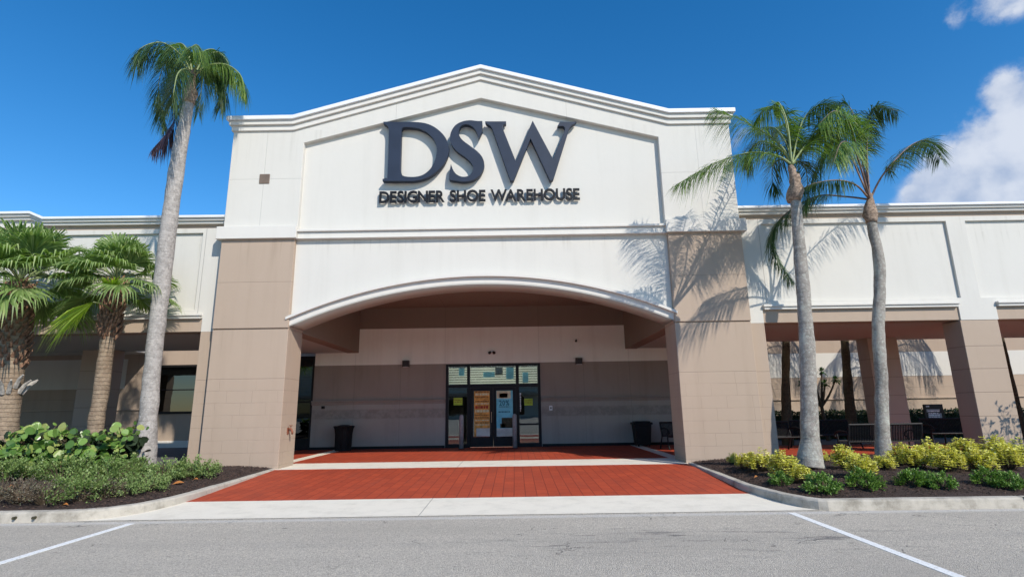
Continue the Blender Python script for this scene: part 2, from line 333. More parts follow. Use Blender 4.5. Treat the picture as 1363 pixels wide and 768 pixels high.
def tube(bm, pts, rads, n=10, cap=True):
    pts = [Vector(p) for p in pts]; rings = []; ref = None
    for i, p in enumerate(pts):
        t = (pts[min(i+1, len(pts)-1)]-pts[max(i-1, 0)]).normalized()
        if ref is None: ref = Vector((1, 0, 0)) if abs(t.x) < .9 else Vector((0, 1, 0))
        a = (ref-t*ref.dot(t)).normalized(); ref = a; b = t.cross(a)
        r = rads[i] if isinstance(rads, (list, tuple)) else rads
        rings.append([bm.verts.new(p+(a*math.cos(2*math.pi*k/n)+b*math.sin(2*math.pi*k/n))*r) for k in range(n)])
    for A, C in zip(rings, rings[1:]):
        for k in range(n): bm.faces.new((A[k], A[(k+1) % n], C[(k+1) % n], C[k]))
    if cap: bm.faces.new(rings[0][::-1]); bm.faces.new(rings[-1])
    return bm
def cyl(bm, x, y, z0, z1, r0, r1=None, n=24): return tube(bm, [(x, y, z0), (x, y, z1)], [r0, r1 if r1 is not None else r0], n)
def crv(pts, n):
    """Catmull-Rom resample of 3-D points"""
    P = [Vector(p) for p in pts]; P = [P[0]*2-P[1]]+P+[P[-1]*2-P[-2]]; out = []
    S = len(P)-3
    for k in range(n+1):
        u = k/n*S; i = min(int(u), S-1); t = u-i; a, b, c, d = P[i:i+4]
        out.append(.5*((2*b)+(c-a)*t+(2*a-5*b+4*c-d)*t*t+(3*b-a-3*c+d)*t**3))
    return out
def lerp1(xs, u):
    f = u*(len(xs)-1); i = min(int(f), len(xs)-2); return xs[i]+(xs[i+1]-xs[i])*(f-i)
def struct(name, bm, mat, **k):
    o = obj(name, bm, mat, **k); o['kind'] = 'structure'; return o
def dup(root, loc, rz=0, s=1, label=None, flip=False):
    r = root.copy(); COL.objects.link(r); r.location = loc; r.rotation_euler = (0, 0, rz); r.scale = (s, s, s) if not isinstance(s, tuple) else s
    if label: r['label'] = label
    for ch in root.children:
        c = ch.copy(); COL.objects.link(c); c.parent = r
        for g in ch.children:
            d = g.copy(); COL.objects.link(d); d.parent = c
    return r
# ------------------------------------------------------------------ ground
struct('road', bx(-250, 250, -200, 150, -.5, 0), 'asphalt')
GZ = .13
def kedge(side, Y):
    """outer |x| of the kerb beside the ramp at depth Y"""
    T = ((-5.84, 6.3 if side < 0 else 5.62), (-5.78, 5.85 if side < 0 else 5.50), (-5.6, 5.5 if side < 0 else 5.36), (-5.2, 5.22 if side < 0 else 5.22), (-4.6, 5.08 if side < 0 else 5.13), (-4, 5.07), (-2, 5.18), (-.06, 5.30), (.3, 5.3))
    for (a, b), (c, d) in zip(T, T[1:]):
        if a <= Y <= c: return b+(d-b)*(Y-a)/(c-a)
    return T[0][1] if Y < T[0][0] else T[-1][1]
def rampz(Y): return .006 if Y < -5.6 else (.006+(.024)*(Y+5.6)/1.3 if Y < -4.3 else .03+(GZ-.03)*min(1, (Y+4.3)/4.15))
def sheet(Y0, Y1, n, dz=0, m=24, zf=None):
    bm = B(); rows = []
    for i in range(n+1):
        Y = Y0+(Y1-Y0)*i/n; a = -(kedge(-1, Y)+.03); b = kedge(1, Y)+.03
        rows.append([bm.verts.new((a+(b-a)*k/m, Y, rampz(Y)+dz)) for k in range(m+1)])
    for A, C in zip(rows, rows[1:]):
        for k in range(m): bm.faces.new((A[k], A[k+1], C[k+1], C[k]))
    return bm
struct('concrete_apron', sheet(-5.78, -4.3, 12), 'apron')
struct('red_ramp', sheet(-4.3, -.12, 20), 'red')
# porch floor: red slab with pale concrete strips
struct('porch_floor', bx(-16, 24, -.12, 6.9, -.1, GZ), 'red')
struct('concrete_strip', bx(-5.98, 5.62, -.12, 1.42, GZ-.05, GZ+.004), 'apron')
struct('concrete_strip', bx(-5.98, -5.62, 1.42, 6.72, GZ-.05, GZ+.004), 'apron')
struct('concrete_strip', bx(5.26, 5.62, 1.42, 6.72, GZ-.05, GZ+.004), 'apron')
# red slab is only outside the beds; grey court paving at the back left and the court behind
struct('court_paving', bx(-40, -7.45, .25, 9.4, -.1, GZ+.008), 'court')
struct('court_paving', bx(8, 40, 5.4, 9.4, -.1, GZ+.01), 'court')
# kerbs
def kerb(side):
    P = []
    ys = [-.06, -.6, -1.5, -2.5, -3.5, -4, -4.6, -4.9, -5.2, -5.4, -5.6, -5.7, -5.78]
    for y in ys: P.append(Vector((side*kedge(side, y), y)))
    P.append(Vector((side*kedge(side, -5.84), -5.84))); P.append(Vector((side*9, -5.86))); P.append(Vector((side*40, -5.88)))
    bm = B(); prof = []
    for i, p in enumerate(P):
        t = (P[min(i+1, len(P)-1)]-P[max(i-1, 0)]).normalized(); nrm = Vector((t.y, -t.x))*(1 if side > 0 else -1)
        if nrm.dot(Vector((side*8, -2))-p) < 0: nrm = -nrm
        w = .17; top = .155
        q = [(p, -.02), (p+nrm*.012, top-.03), (p+nrm*.03, top-.006), (p+nrm*.05, top), (p+nrm*(w-.02), top+.002), (p+nrm*w, top-.02), (p+nrm*w, -.02)]
        prof.append([bm.verts.new((a.x, a.y, z)) for a, z in q])
    for A, C in zip(prof, prof[1:]):
        for k in range(len(A)-1): bm.faces.new((A[k], A[k+1], C[k+1], C[k]))
    bm.faces.new(prof[0]); bm.faces.new(prof[-1][::-1])
    struct('kerb', bm, 'kerb', smooth=False)
kerb(-1); kerb(1)
kj = B()
for x in (-8.0, -11, 8.6, 11.8): box(kj, x-.006, x+.006, -5.868, -5.66, .0, .1585)
struct('kerb_joint', kj, 'ink_dark')
dr = B()
for x in (-6.75, -6.45): tube(dr, [(x, -5.885, .075), (x, -5.8, .075)], .022, 14)
struct('kerb_drain', dr, 'ink_dark')
# planting beds
def bedz(x, y):
    e = min(1, max(0, (y+5.7)/1.8)); k = min(1, max(0, (abs(x)-5.2)/2.2)); e *= min(1, max(.0, (.5-y)/1.2))
    return .115+.21*math.sqrt(e*k)+.035*noise.noise(Vector((x*.9, y*.9, 3)))*e+.02*noise.noise(Vector((x*5, y*5, 1)))*e*k
def bed(side):
    bm = B(); rows = []; ny, nx = 60, 150
    for i in range(ny+1):
        Y = -5.74+(6.05)*i/ny; a = kedge(side, Y)+.12
        row = []
        for k in range(nx+1):
            u = k/nx; x = side*(a+(40-a)*(u**2.2)); row.append(bm.verts.new((x, Y, bedz(x, Y))))
        rows.append(row)
    for A, C in zip(rows, rows[1:]):
        for k in range(nx): bm.faces.new((A[k], A[k+1], C[k+1], C[k]))
    return struct('mulch_bed', bm, 'mulch', smooth=True)
bed(-1); bed(1)
def chips(n, seed):
    rnd = random.Random(seed); bm = B()
    for _ in range(n):
        s = rnd.choice((-1, 1)); Y = -5.6+5.6*rnd.random()**1.0; a = kedge(s, Y)+.2
        x = s*(a+rnd.random()**1.3*9); z = bedz(x, Y)+rnd.uniform(0, .012)
        l = rnd.uniform(.015, .05); w = rnd.uniform(.005, .014); ang = rnd.uniform(0, math.pi)
        d = Vector((math.cos(ang), math.sin(ang), rnd.uniform(-.35, .35)))*l/2; p = Vector((-d.y, d.x, 0)).normalized()*w/2; p.z = rnd.uniform(-.004, .004)
        c = Vector((x, Y, z+.006))
        a0 = [bm.verts.new(c+v) for v in (-d-p, d-p, d+p, -d+p)]; t0 = bm.verts.new(c+Vector((0, 0, .007)))
        for q in range(4): bm.faces.new((a0[q], a0[(q+1) % 4], t0))
    return bm
tag(obj('mulch_chips', chips(26000, 3), 'mulch_chip'), 'dark brown shredded mulch covering both planting beds', 'mulch', None, 'stuff')
# painted bay lines
struct('painted_line', bx(-4.91, -4.80, -12.5, -6.02, -.01, .004), 'paint')
struct('painted_line', bx(4.94, 5.05, -12.5, -5.93, -.01, .004), 'paint')
# ------------------------------------------------------------------ shop building
S = thing('shop_building', (0, 0, 0), 'large white and taupe shop building with gabled entrance tower and arched porch', 'building')
def part(name, bm, mat, par=None, bevel=.012, **k): return obj(name, bm, mat, par or S, bevel=bevel, **k)
AP = 5.25
roofline = [(-7.37, 9.78), (-5.57, 9.78), (0, 11.36), (5.57, 9.78), (7.37, 9.78)]
tw = part('tower_wall', prism([[(-7.37, 6.70)]+roofline+[(7.37, 6.70), (AP, 6.70), (AP, 9.34), (0, 10.72), (-AP, 9.34), (-AP, 6.70)]], 0, .5), 'white_joint')
part('sign_panel', prism([[(-5.4, 6.5), (-5.4, 9.42), (0, 10.84), (5.4, 9.42), (5.4, 6.5)]], .15, .45), 'white')
part('tower_body', prism([[(-7.34, 5.62), (-7.34, 9.7), (-5.57, 9.7), (0, 11.28), (5.57, 9.7), (7.34, 9.7), (7.34, 5.62)]], .46, 7.6), 'white')
def gband(t, b, dx, y0, y1=7.7):
    f = lambda d: [(-7.37-dx, 10.15-d), (-5.57, 10.15-d), (0, 11.73-d), (5.57, 10.15-d), (7.37+dx, 10.15-d)]
    return prism([f(t)+f(b)[::-1]], y0, y1)
cn = part('cornice', gband(.13, .26, .10, -.13), 'trim')
part('cornice_molding', gband(.26, .42, .045, -.06), 'trim', cn)
part('coping', gband(0, .125, .16, -.2), 'coping', cn)
# square lamp tile on the tower
part('lamp_tile', bx(-6.47, -6.17, -.02, .03, 8.06, 8.36), 'lightbox')
for s in (-1, 1):
    a, b = (5.29, 7.37) if s > 0 else (-7.37, -5.29)
    bm = bx(a, b, 0, 1.0, GZ-.03, 3.79); box(bm, a+.0, b-.0, .02, .98, 3.79, 3.82); box(bm, a, b, -.028, 1.0, 3.82, 6.40); part('pillar', bm, 'taupe')
    c, d = (AP-.02, 7.5) if s > 0 else (-7.5, -AP+.02)
    part('pillar_cap', bx(c, d, -.13, 1.1, 6.36, 6.73), 'trim')
# ledge between the caps
bm = bx(-AP+.02, AP-.02, -.01, .3, 6.385, 6.56); box(bm, -AP+.02, AP-.02, -.075, .3, 6.56, 6.63); box(bm, -AP+.02, AP-.02, -.05, .3, 6.355, 6.385)
part('ledge', bm, 'trim')
# arch
RR = (5.29**2+1.1**2)/2.2
def az(x, off=0): return 5.0+off-(RR-math.sqrt(RR*RR-x*x))
xs = [-5.29+10.58*i/64 for i in range(65)]
part('arch_wall', prism([[(-5.30, 6.5)]+[(x, az(x)+.012) for x in xs]+[(5.30, 6.5)]], .1, 1.0), 'white')
tr = part('arch_trim', prism([[(x, az(x)) for x in xs]+[(x, az(x)+.19) for x in reversed(xs)]], .03, .3), 'trim')
xs2 = [-5.37+10.74*i/64 for i in range(65)]
part('arch_lip', prism([[(x, az(x)+.175) for x in xs2]+[(x, az(x)+.25) for x in reversed(xs2)]], -.07, .28), 'trim', tr)
part('arch_soffit', prism([[(x, az(x)-.03) for x in xs]+[(x, az(x)+.01) for x in reversed(xs)]], .035, 1.01), 'soffit', bevel=0)
# porch interior
D = 6.74
for s in (-1, 1):
    a, b = sorted((s*5.28, s*5.75)); part('porch_beam', bx(a, b, 1.0, D-.01, 3.80, 5.6), 'brown')
    a, b = sorted((s*5.75, s*8.3)); part('side_soffit', bx(a, b, .95, D+.1, 3.815, 4.0), 'soffit')
part('porch_ceiling', bx(-8.4, 8.4, .6, 7.4, 5.59, 5.75), 'brown')
SX0, SX1, SZ = -1.81, 1.89, 3.29
def wallhole(z0, z1, x0=-7.0, x1=8.3): return prism([[(x0, z0), (x0, z1), (x1, z1), (x1, z0)]], D, D+.25)
part('porch_wall', prism([[(-7.0, GZ-.02), (-7.0, 3.32), (8.3, 3.32), (8.3, GZ-.02), (SX1, GZ-.02), (SX1, SZ), (SX0, SZ), (SX0, GZ-.02)]], D, D+.25), 'taupe_dark', bevel=0)
part('porch_dado', prism([[(-7.0, GZ-.02), (-7.0, 1.82), (SX0-.005, 1.82), (SX0-.005, GZ-.02)]], D-.012, D+.1), 'dado', bevel=0)
part('porch_dado', prism([[(SX1+.005, GZ-.02), (SX1+.005, 1.82), (8.3, 1.82), (8.3, GZ-.02)]], D-.012, D+.1), 'dado', bevel=0)
part('porch_wall_band', wallhole(3.32, 4.75), 'white_dim', bevel=0)
part('porch_wall_header', wallhole(4.75, 5.62), 'brown', bevel=0)
for a, b in ((-7.02, SX0-.02), (SX1+.02, 8.3)):
    bm = bx(a, b, D-.11, D+.02, 1.90, 1.96); box(bm, a, b, D-.05, D+.02, 1.80, 1.90); part('wall_molding', bm, 'taupe_dark')
    part('wall_base', bx(a, b, D-.03, D+.02, GZ, GZ+.1), 'black_frame', bevel=0)
# wall end and glazed side opening left of the porch wall
part('porch_wall_return', bx(-7.0, -6.75, D+.25, 9.3, GZ, 5.6), 'taupe_dark')
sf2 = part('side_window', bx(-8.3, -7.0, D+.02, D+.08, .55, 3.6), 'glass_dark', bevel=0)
bm = bx(-7.08, -7.0, D-.02, D+.1, GZ, 3.7); box(bm, -8.3, -7.08, D-.02, D+.1, 3.6, 3.7); box(bm, -8.3, -7.08, D-.02, D+.1, 1.9, 1.96); box(bm, -8.3, -7.08, D-.02, D+.1, GZ, .55); part('window_frame', bm, 'black_frame', sf2)
# shop front
fr = B(); Y0, Y1 = D-.03, D+.12
for x0, x1 in ((SX0, SX0+.11), (-.98, -.86), (.93, 1.05), (SX1-.11, SX1)): box(fr, x0, x1, Y0, Y1, GZ, SZ)
for z0, z1 in ((SZ-.09, SZ), (2.38, 2.50)):
    for a, b in ((SX0+.11, -.98), (-.86, .93), (1.05, SX1-.11)): box(fr, a, b, Y0+.003, Y1-.003, z0, z1)
for a, b in ((SX0+.11, -.98), (1.05, SX1-.11)): box(fr, a, b, Y0+.003, Y1-.003, GZ, GZ+.14)
box(fr, 1.05, SX1-.11, Y0+.003, Y1-.003, .93, 1.0)
sf = part('storefront', fr, 'black_frame', bevel=.004)
for nm, a, b, z0, z1 in (('transom_pane', SX0+.11, -.98, 2.5, 3.2), ('transom_pane', -.86, .93, 2.5, 3.2), ('transom_pane', 1.05, SX1-.11, 2.5, 3.2), ('side_pane', SX0+.11, -.98, .27, 2.38), ('side_pane', 1.05, SX1-.11, .27, .93), ('side_pane', 1.05, SX1-.11, 1.0, 2.38)):
    part(nm, bx(a-.01, b+.01, D+.03, D+.045, z0-.01, z1+.01), 'glass_clear' if 'transom' in nm else 'glass', sf, bevel=0)
for a, b in ((-.855, .03), (.04, .925)):
    bm = B(); box(bm, a, a+.12, D-.01, D+.07, GZ+.02, 2.37); box(bm, b-.12, b, D-.01, D+.07, GZ+.02, 2.37)
    box(bm, a+.12, b-.12, D-.007, D+.067, 2.25, 2.37); box(bm, a+.12, b-.12, D-.007, D+.067, GZ+.02, .52)
    d_ = part('entrance_door', bm, 'black_frame', bevel=.004)
    part('door_pane', bx(a+.11, b-.11, D+.025, D+.04, .51, 2.26), 'glass', d_, bevel=0)
    hx = b-.06 if a < 0 else a+.06
    bm = B(); tube(bm, [(hx, D-.06, 1.05), (hx, D-.06, 1.45)], .014, 8); tube(bm, [(hx, D, 1.1), (hx, D-.06, 1.1)], .01, 6); tube(bm, [(hx, D, 1.4), (hx, D-.06, 1.4)], .01, 6)
    part('handle', bm, 'brass' if a < 0 else 'black_metal', d_, bevel=0)
# slats added to make bright stripes in the transoms; dim interior of the shop
for a, b in ((-1.72, -.97), (-.87, .94), (1.04, 1.79)):
    bm = B(); z = 2.53
    while z < 3.18:
        box(bm, a, b, D+.16, D+.175, z, z+.055); z += .094
    part('stripe_slats', bm, 'slat', bevel=0)
part('transom_patch', bx(-.35, .1, D+.135, D+.15, 2.78, 2.98), 'poster_pale', bevel=0); part('transom_patch', bx(1.2, 1.42, D+.135, D+.15, 2.55, 2.95), 'poster_pale', bevel=0); part('transom_patch', bx(.55, .85, D+.135, D+.15, 2.7, 3.15), 'poster_pale', bevel=0)  # flat patches hung among the added stripes
part('transom_patch', bx(.12, .42, D+.137, D+.152, 2.85, 3.15), 'ink_dark', bevel=0); part('transom_patch', bx(-1.32, -1.1, D+.137, D+.152, 2.85, 3.15), 'poster_pale', bevel=0)
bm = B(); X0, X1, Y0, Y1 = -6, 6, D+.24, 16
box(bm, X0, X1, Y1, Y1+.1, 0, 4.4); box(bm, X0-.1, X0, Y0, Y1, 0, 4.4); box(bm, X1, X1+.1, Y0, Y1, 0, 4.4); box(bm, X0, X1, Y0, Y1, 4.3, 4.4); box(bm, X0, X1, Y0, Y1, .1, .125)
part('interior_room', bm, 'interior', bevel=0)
part('roof', bx(-7.3, 7.3, 7.5, 20, 5.3, 5.5), 'roof', bevel=0)
# wings
def wing(s):
    def X(a, b): return sorted((s*a, s*b))
    w = lambda pts: [(s*x, z) for x, z in pts]
    P = [(8.12, 13.47), (14.03, 19.4), (19.96, 25.3)]; E_ = 26
    outer = [(7.3, 3.79), (7.3, 6.83), (E_, 6.83), (E_, 4.18), (20.87, 4.18), (20.87, 3.79), (19.83, 3.79), (19.83, 4.18), (14.40, 4.18), (14.40, 3.79), (13.35, 3.79), (13.35, 4.18), (7.87, 4.18), (7.87, 3.79)]
    part('wing_wall', prism([w(outer)]+[w([(a, 4.42), (a, 6.69), (b, 6.69), (b, 4.42)]) for a, b in P], .3, .42), 'white_wing', bevel=.006)
    part('wing_panel', bx(*X(7.4, E_), .375, .8, 4.3, 6.8), 'white')
    part('upper_band', bx(*X(7.3, E_), .33, .8, 6.80, 7.0), 'taupe_plain')
    for a, b in ((7.87, 13.35), (14.40, 19.83), (20.87, E_)):
        part('fascia', bx(*X(a, b), .34, .8, 3.80, 4.2), 'taupe_plain')
        bm = bx(*X(a-.0, b+.0), .20, .45, 4.235, 4.30); box(bm, *X(a+.03, b-.03), .24, .44, 4.16, 4.235); part('sill_molding', bm, 'trim')
    # cornice; the left wing steps up at its far end
    def band(t, b, y):
        if s > 0: return prism([[(7.3, 7.19-t), (E_, 7.19-t), (E_, 7.19-b), (7.3, 7.19-b)]], y, 1.0)
        top = [(-7.3, 7.17), (-12.75, 7.20), (-13.15, 7.38), (-E_, 7.40)]
        return prism([[(x, z-t) for x, z in top]+[(x, z-b) for x, z in top[::-1]]], y, 1.0)
    c = part('wing_cornice', band(.08, .15, .16), 'trim'); part('cornice_molding', band(.15, .23, .22), 'trim', c); part('coping', band(0, .075, .10), 'coping', c)
    if s < 0: part('parapet_infill', bx(-E_, -12.9, .31, .9, 6.95, 7.2), 'white')
    part('arcade_roof', bx(*X(7.4, E_), .75, 5.0, 3.80, 4.1), 'soffit')
    part('roof', bx(*X(7.4, E_), .9, 5.1, 4.1, 4.2), 'roof', bevel=0)
    bm = bx(*X(7.37, 7.87), .3, .95, GZ-.03, 3.79); part('pilaster', bm, 'taupe')
    for a in (13.32, 19.80):
        part('pier', bx(*X(a, a+1.05), .3, .95, GZ-.1, 3.78), 'taupe_pier')
        part('pier', bx(*X(a, a+1.05), 4.35, 4.98, GZ-.1, 3.81), 'taupe_pier')
wing(1); wing(-1)
# court walls behind the arcades
CW = 9.3
part('court_wall', bx(8.3, 34, CW, CW+.3, 0, 5.4), 'taupe_court', bevel=0)
part('court_wall_return', bx(8.3, 8.5, D, CW, 0, 5.4), 'taupe_court', bevel=0)
part('court_wall_band', bx(8.5, 34, CW-.012, CW+.1, 2.69, 3.74), 'white', bevel=0)
part('court_wall', bx(-36, -7.0, CW, CW+.3, 0, 5.4), 'taupe_court', bevel=0)
part('court_wall_band', bx(-36, -16.28, CW-.012, CW+.1, 2.66, 3.95), 'white', bevel=0)
for a, b in ((8.5, 34), (-36, -14.95), (-13.0, -7.1)): part('wall_molding', bx(a, b, CW-.06, CW+.02, 1.72, 1.78), 'taupe_plain')
part('wall_base', bx(-16, -7.1, CW-.05, CW+.02, .1, .42), 'trim')
cw = part('court_window', bx(-14.83, -13.16, CW-.015, CW+.02, 1.59, 3.63), 'glass_dark', bevel=0)
bm = B()
for a, b, z0, z1 in ((-14.9, -13.09, 3.56, 3.66), (-14.9, -13.09, 1.55, 1.65), (-14.9, -14.83, 1.65, 3.56), (-13.16, -13.09, 1.65, 3.56), (-14.83, -13.16, 2.55, 2.60)): box(bm, a, b, CW-.05, CW+.02, z0, z1)
part('window_frame', bm, 'black_frame', cw)
part('shade_block', bx(-36, -15.2, 4.6, CW+.2, 4.15, 8.4), 'white')  # unseen block added to cast shade on the left court wall
# ------------------------------------------------------------------ sign letters
def zc(P, ox=480, oy=140, k=4.259, Y=-.05):
    out = []
    for p in P:
        v = at(ox+p[0]/k, oy+p[1]/k, Y); out.append((v.x, v.z))
    return out
def smooth_poly(P, corners):
    """Catmull-Rom through P, breaking at the corner indices"""
    n = len(P); out = []
    for i in range(n):
        a, b, c, d = P[i-1], P[i], P[(i+1) % n], P[(i+2) % n]
        out.append(b)
        if i in corners and (i+1) % n in corners: continue
        if i in corners: a = b
        if (i+1) % n in corners: d = c
        for t in (.25, .5, .75):
            out.append(tuple(.5*(2*b[j]+(c[j]-a[j])*t+(2*a[j]-5*b[j]+4*c[j]-d[j])*t*t+(3*b[j]-a[j]-3*c[j]+d[j])*t**3) for j in (0, 1)))
    return out
Dout = [(130, 97), (300, 98), (360, 104), (410, 122), (455, 155), (487, 197), (500, 245), (494, 290), (472, 335), (435, 376), (385, 410), (330, 428), (290, 433), (125, 432), (125, 421), (146, 414), (153, 398), (161, 150), (155, 124), (142, 113), (130, 108)]
Din = [(232, 142), (246, 128), (300, 130), (345, 141), (385, 164), (415, 197), (431, 238), (431, 280), (418, 325), (394, 365), (358, 395), (315, 408), (265, 408), (238, 400), (228, 378), (226, 340)]
Sout = [(690, 93), (690, 150), (668, 195), (660, 160), (640, 130), (610, 113), (580, 115), (560, 135), (557, 165), (575, 198), (620, 233), (662, 265), (690, 298), (701, 335), (692, 375), (667, 408), (630, 429), (585, 436), (540, 431), (503, 425), (503, 395), (512, 335), (525, 370), (545, 395), (575, 408), (608, 405), (630, 387), (638, 357), (625, 327), (590, 295), (548, 265), (519, 230), (507, 190), (515, 150), (540, 115), (580, 95), (620, 89), (660, 93)]
Wout = [(705, 95), (825, 95), (825, 107), (808, 116), (806, 132), (812, 150), (880, 320), (975, 90), (1090, 305), (1155, 150), (1158, 132), (1148, 122), (1115, 122), (1130, 97), (1225, 97), (1212, 110), (1196, 117), (1182, 135), (1092, 425), (1075, 432), (963, 192), (868, 430), (850, 432), (745, 135), (735, 120), (712, 108)]
SG = thing('shop_sign', (0, .15, 7.4), 'dark blue-grey shop name lettering mounted on the white gable panel', 'sign')
PY = .15
for nm, polys in (('D', [smooth_poly(Dout, {0, 1, 12, 13, 14, 17, 20}), smooth_poly(Din, {0})]), ('S', [smooth_poly(Sout, {0, 1, 2, 19, 21, 20})]), ('W', [Wout])):
    l = obj('letter', prism([zc(P) for P in polys], PY-.22, PY-.06), 'navy', SG, bevel=.008, label='large serif letter '+nm)
    bm = B()
    for sx_, sz_ in zc({'D': [(190, 200), (190, 350), (465, 260)], 'S': [(537, 190), (665, 340), (580, 265)], 'W': [(800, 210), (930, 230), (1040, 260), (1150, 220)]}[nm]): box(bm, sx_-.015, sx_+.015, PY-.1, PY+.01, sz_-.015, sz_+.015)
    obj('standoff', bm, 'black_metal', l)
def text_mesh(s, size, off=0, ext=.01, spacing=1.0, sx=1.0):
    cu = bpy.data.curves.new('t', 'FONT'); cu.body = s; cu.size = size; cu.extrude = ext; cu.offset = off; cu.space_character = spacing; cu.align_x = 'LEFT'; cu.resolution_u = 4
    o = bpy.data.objects.new('t', cu); COL.objects.link(o); bpy.context.view_layer.update()
    me = bpy.data.meshes.new_from_object(o.evaluated_get(bpy.context.evaluated_depsgraph_get())); bpy.data.objects.remove(o); bpy.data.curves.remove(cu)
    return me
def text_line(s, x0, x1, z0, z1, y0, mat, parent, name, bold=.02, ext=.03, per_letter=True, gap=.1, spw=.34, label=False):
    """sets each character itself so that the line spans x0..x1 and caps stand z0..z1"""
    ms = [];
    for ch in s:
        if ch == ' ': ms.append(None); continue
        me = text_mesh(ch, 1.0, bold, 1); xs = [v.co.x for v in me.vertices]; ys = [v.co.y for v in me.vertices]; ms.append((ch, me, min(xs), max(xs), min(ys), max(ys)))
    H = max(m[5]-m[4] for m in ms if m); tot = sum((spw if m is None else m[3]-m[2]) for m in ms)+gap*(len(ms)-1)-.16*s.count('A')
    k = (x1-x0)/tot; kz = (z1-z0)/H; x = x0; acc = B()
    for m in ms:
        if m is None: x += (spw+gap)*k; continue
        if m[0] == 'A': x -= .16*k
        me = m[1]; b_ = min(0, m[4]) if m[4] < -.03 else m[4]
        me.transform(Matrix(((k, 0, 0, x-m[2]*k), (0, 0, -ext/2, y0), (0, kz, 0, z0-m[4]*kz), (0, 0, 0, 1))))
        me.flip_normals() if False else None
        if per_letter: obj(name, me, mat, parent, label=('small capital letter '+m[0]) if label else None)
        else: acc.from_mesh(me)
        x += (m[3]-m[2]+gap)*k
    if not per_letter: return obj(name, acc, mat, parent)
text_line('DESIGNER SHOE WAREHOUSE', at(504, 262, -.02).x, at(772, 257, -.02).x, 7.43, 7.79, PY-.09, 'dark_grey', SG, 'letter', .022, .05, gap=.05, spw=.24, label=True)
# ------------------------------------------------------------------ small fixtures and furniture
for x, lb in ((-3.38, 'dark box lamp on porch wall above the rubbish bin, left of the doors'), (3.42, 'dark box lamp on porch wall right of the entrance doors')):
    t = thing('wall_lamp', (x, D, 3.2), lb, 'wall lamp', 'box lamps on the porch wall')
    obj('housing', bx(x-.13, x+.13, D-.2, D, 3.22, 3.46), 'lampbox', t, bevel=.01); obj('lens', bx(x-.1, x+.1, D-.17, D-.03, 3.205, 3.222), 'plastic_white', t)
t = thing('emergency_light', (0, D, 3.74), 'small twin-headed floodlight high above the entrance doors', 'floodlight')
obj('mount', bx(-.05, .05, D-.05, D, 3.72, 3.82), 'plastic_white', t)
for s in (-1, 1): obj('lamp_head', tube(B(), [(s*.05, D-.05, 3.76), (s*.09, D-.16, 3.71)], [.035, .06], 12), 'lampbox', t, smooth=True)
t = thing('security_camera', (3.36, D, 4.17), 'tiny dark camera on the pale band of the porch wall', 'camera')
obj('mount', bx(3.33, 3.39, D-.04, D, 4.13, 4.21), 'lampbox', t); obj('body', tube(B(), [(3.36, D-.03, 4.17), (3.33, D-.18, 4.12)], [.03, .045], 12), 'lampbox', t)
t = thing('door_button', (2.27, D, 1.6), 'small white door button plate on the porch wall', 'button')
obj('plate', bx(2.21, 2.33, D-.03, D, 1.47, 1.65), 'plastic_white', t, bevel=.006); obj('button', bx(2.245, 2.295, D-.04, D-.03, 1.53, 1.59), 'lampbox', t)
t = thing('wall_socket', (-6.85, D, 1.7), 'small dark outlet box on porch wall near the left corner', 'outlet')
obj('box', bx(-6.62, -6.5, D-.08, D, 1.66, 1.76), 'lampbox', t, bevel=.008); obj('cover', bx(-6.6, -6.52, D-.09, D-.08, 1.68, 1.74), 'black_metal', t)
t = thing('hose_bib', (-5.29, .45, 1.05), 'rusty hose tap on the inner side of the left pillar', 'tap')
bm = tube(B(), [(-5.29, .45, 1.12), (-5.2, .45, 1.12), (-5.16, .45, 1.04), (-5.16, .45, .98)], [.03, .028, .028, .024], 10); obj('spout', bm, 'rust', t, smooth=True)
obj('plate', bx(-5.295, -5.272, .40, .50, .98, 1.16), 'rust', t, bevel=.006); obj('valve_wheel', tube(B(), [(-5.21, .45, 1.12), (-5.21, .45, 1.2), (-5.21, .45, 1.205), (-5.21, .45, 1.22)], [.01, .01, .045, .045], 12), 'rust', t)
# bollards
def bollard(x, lb):
    t = thing('bollard', (x, 6.12, GZ), lb, 'bollard', 'bollards before the doors')
    bm = B(); prof = [(0, .085), (1.12, .085), (1.18, .078), (1.22, .055), (1.24, .02)]
    tube(bm, [(x, 6.12, GZ+z) for z, r in prof], [r for z, r in prof], 20); obj('post', bm, 'bollard', t, smooth=True)
    obj('base_ring', cyl(B(), x, 6.12, GZ, GZ+.02, .12), 'black_metal', t)
bollard(-1.13, 'grey bollard on the left side of the entrance doors'); bollard(.86, 'grey bollard on the right side of the entrance doors')
# posters
def poster(x0, x1, z0, z1, mat, lb, items, name='poster', cat='poster', y=None):
    y = D+.012 if y is None else y
    t = thing(name, ((x0+x1)/2, y, z0), lb, cat)
    obj('sheet', bx(x0, x1, y-.003, y, z0, z1), mat, t)
    for a, b, c, d, m, nm in items: obj(nm, bx(a, b, y-.006, y-.0035, c, d), m, t)
    return t
def words(x0, x1, z, h, mat, n, rnd):
    out = []; x = x0
    while x < x1-.02:
        w = rnd.uniform(.03, .11); out.append((x, min(x1, x+w), z, z+h, mat, 'printed_line')); x += w+.02
    return out
rn = random.Random(5); it = []
for z, h, m in ((2.19, .03, 'ink_brown'), (2.08, .08, 'ink_cream'), (2.0, .035, 'ink_brown'), (1.83, .04, 'ink_brown'), (1.74, .05, 'ink_cream'), (1.58, .10, 'ink_red'), (1.44, .09, 'ink_cream'), (1.32, .03, 'ink_brown'), (1.22, .03, 'ink_brown'), (1.12, .035, 'ink_cream'), (1.03, .035, 'ink_brown'), (.95, .04, 'ink_cream')): it += words(-.66, -.13, z, h, m, 4, rn)
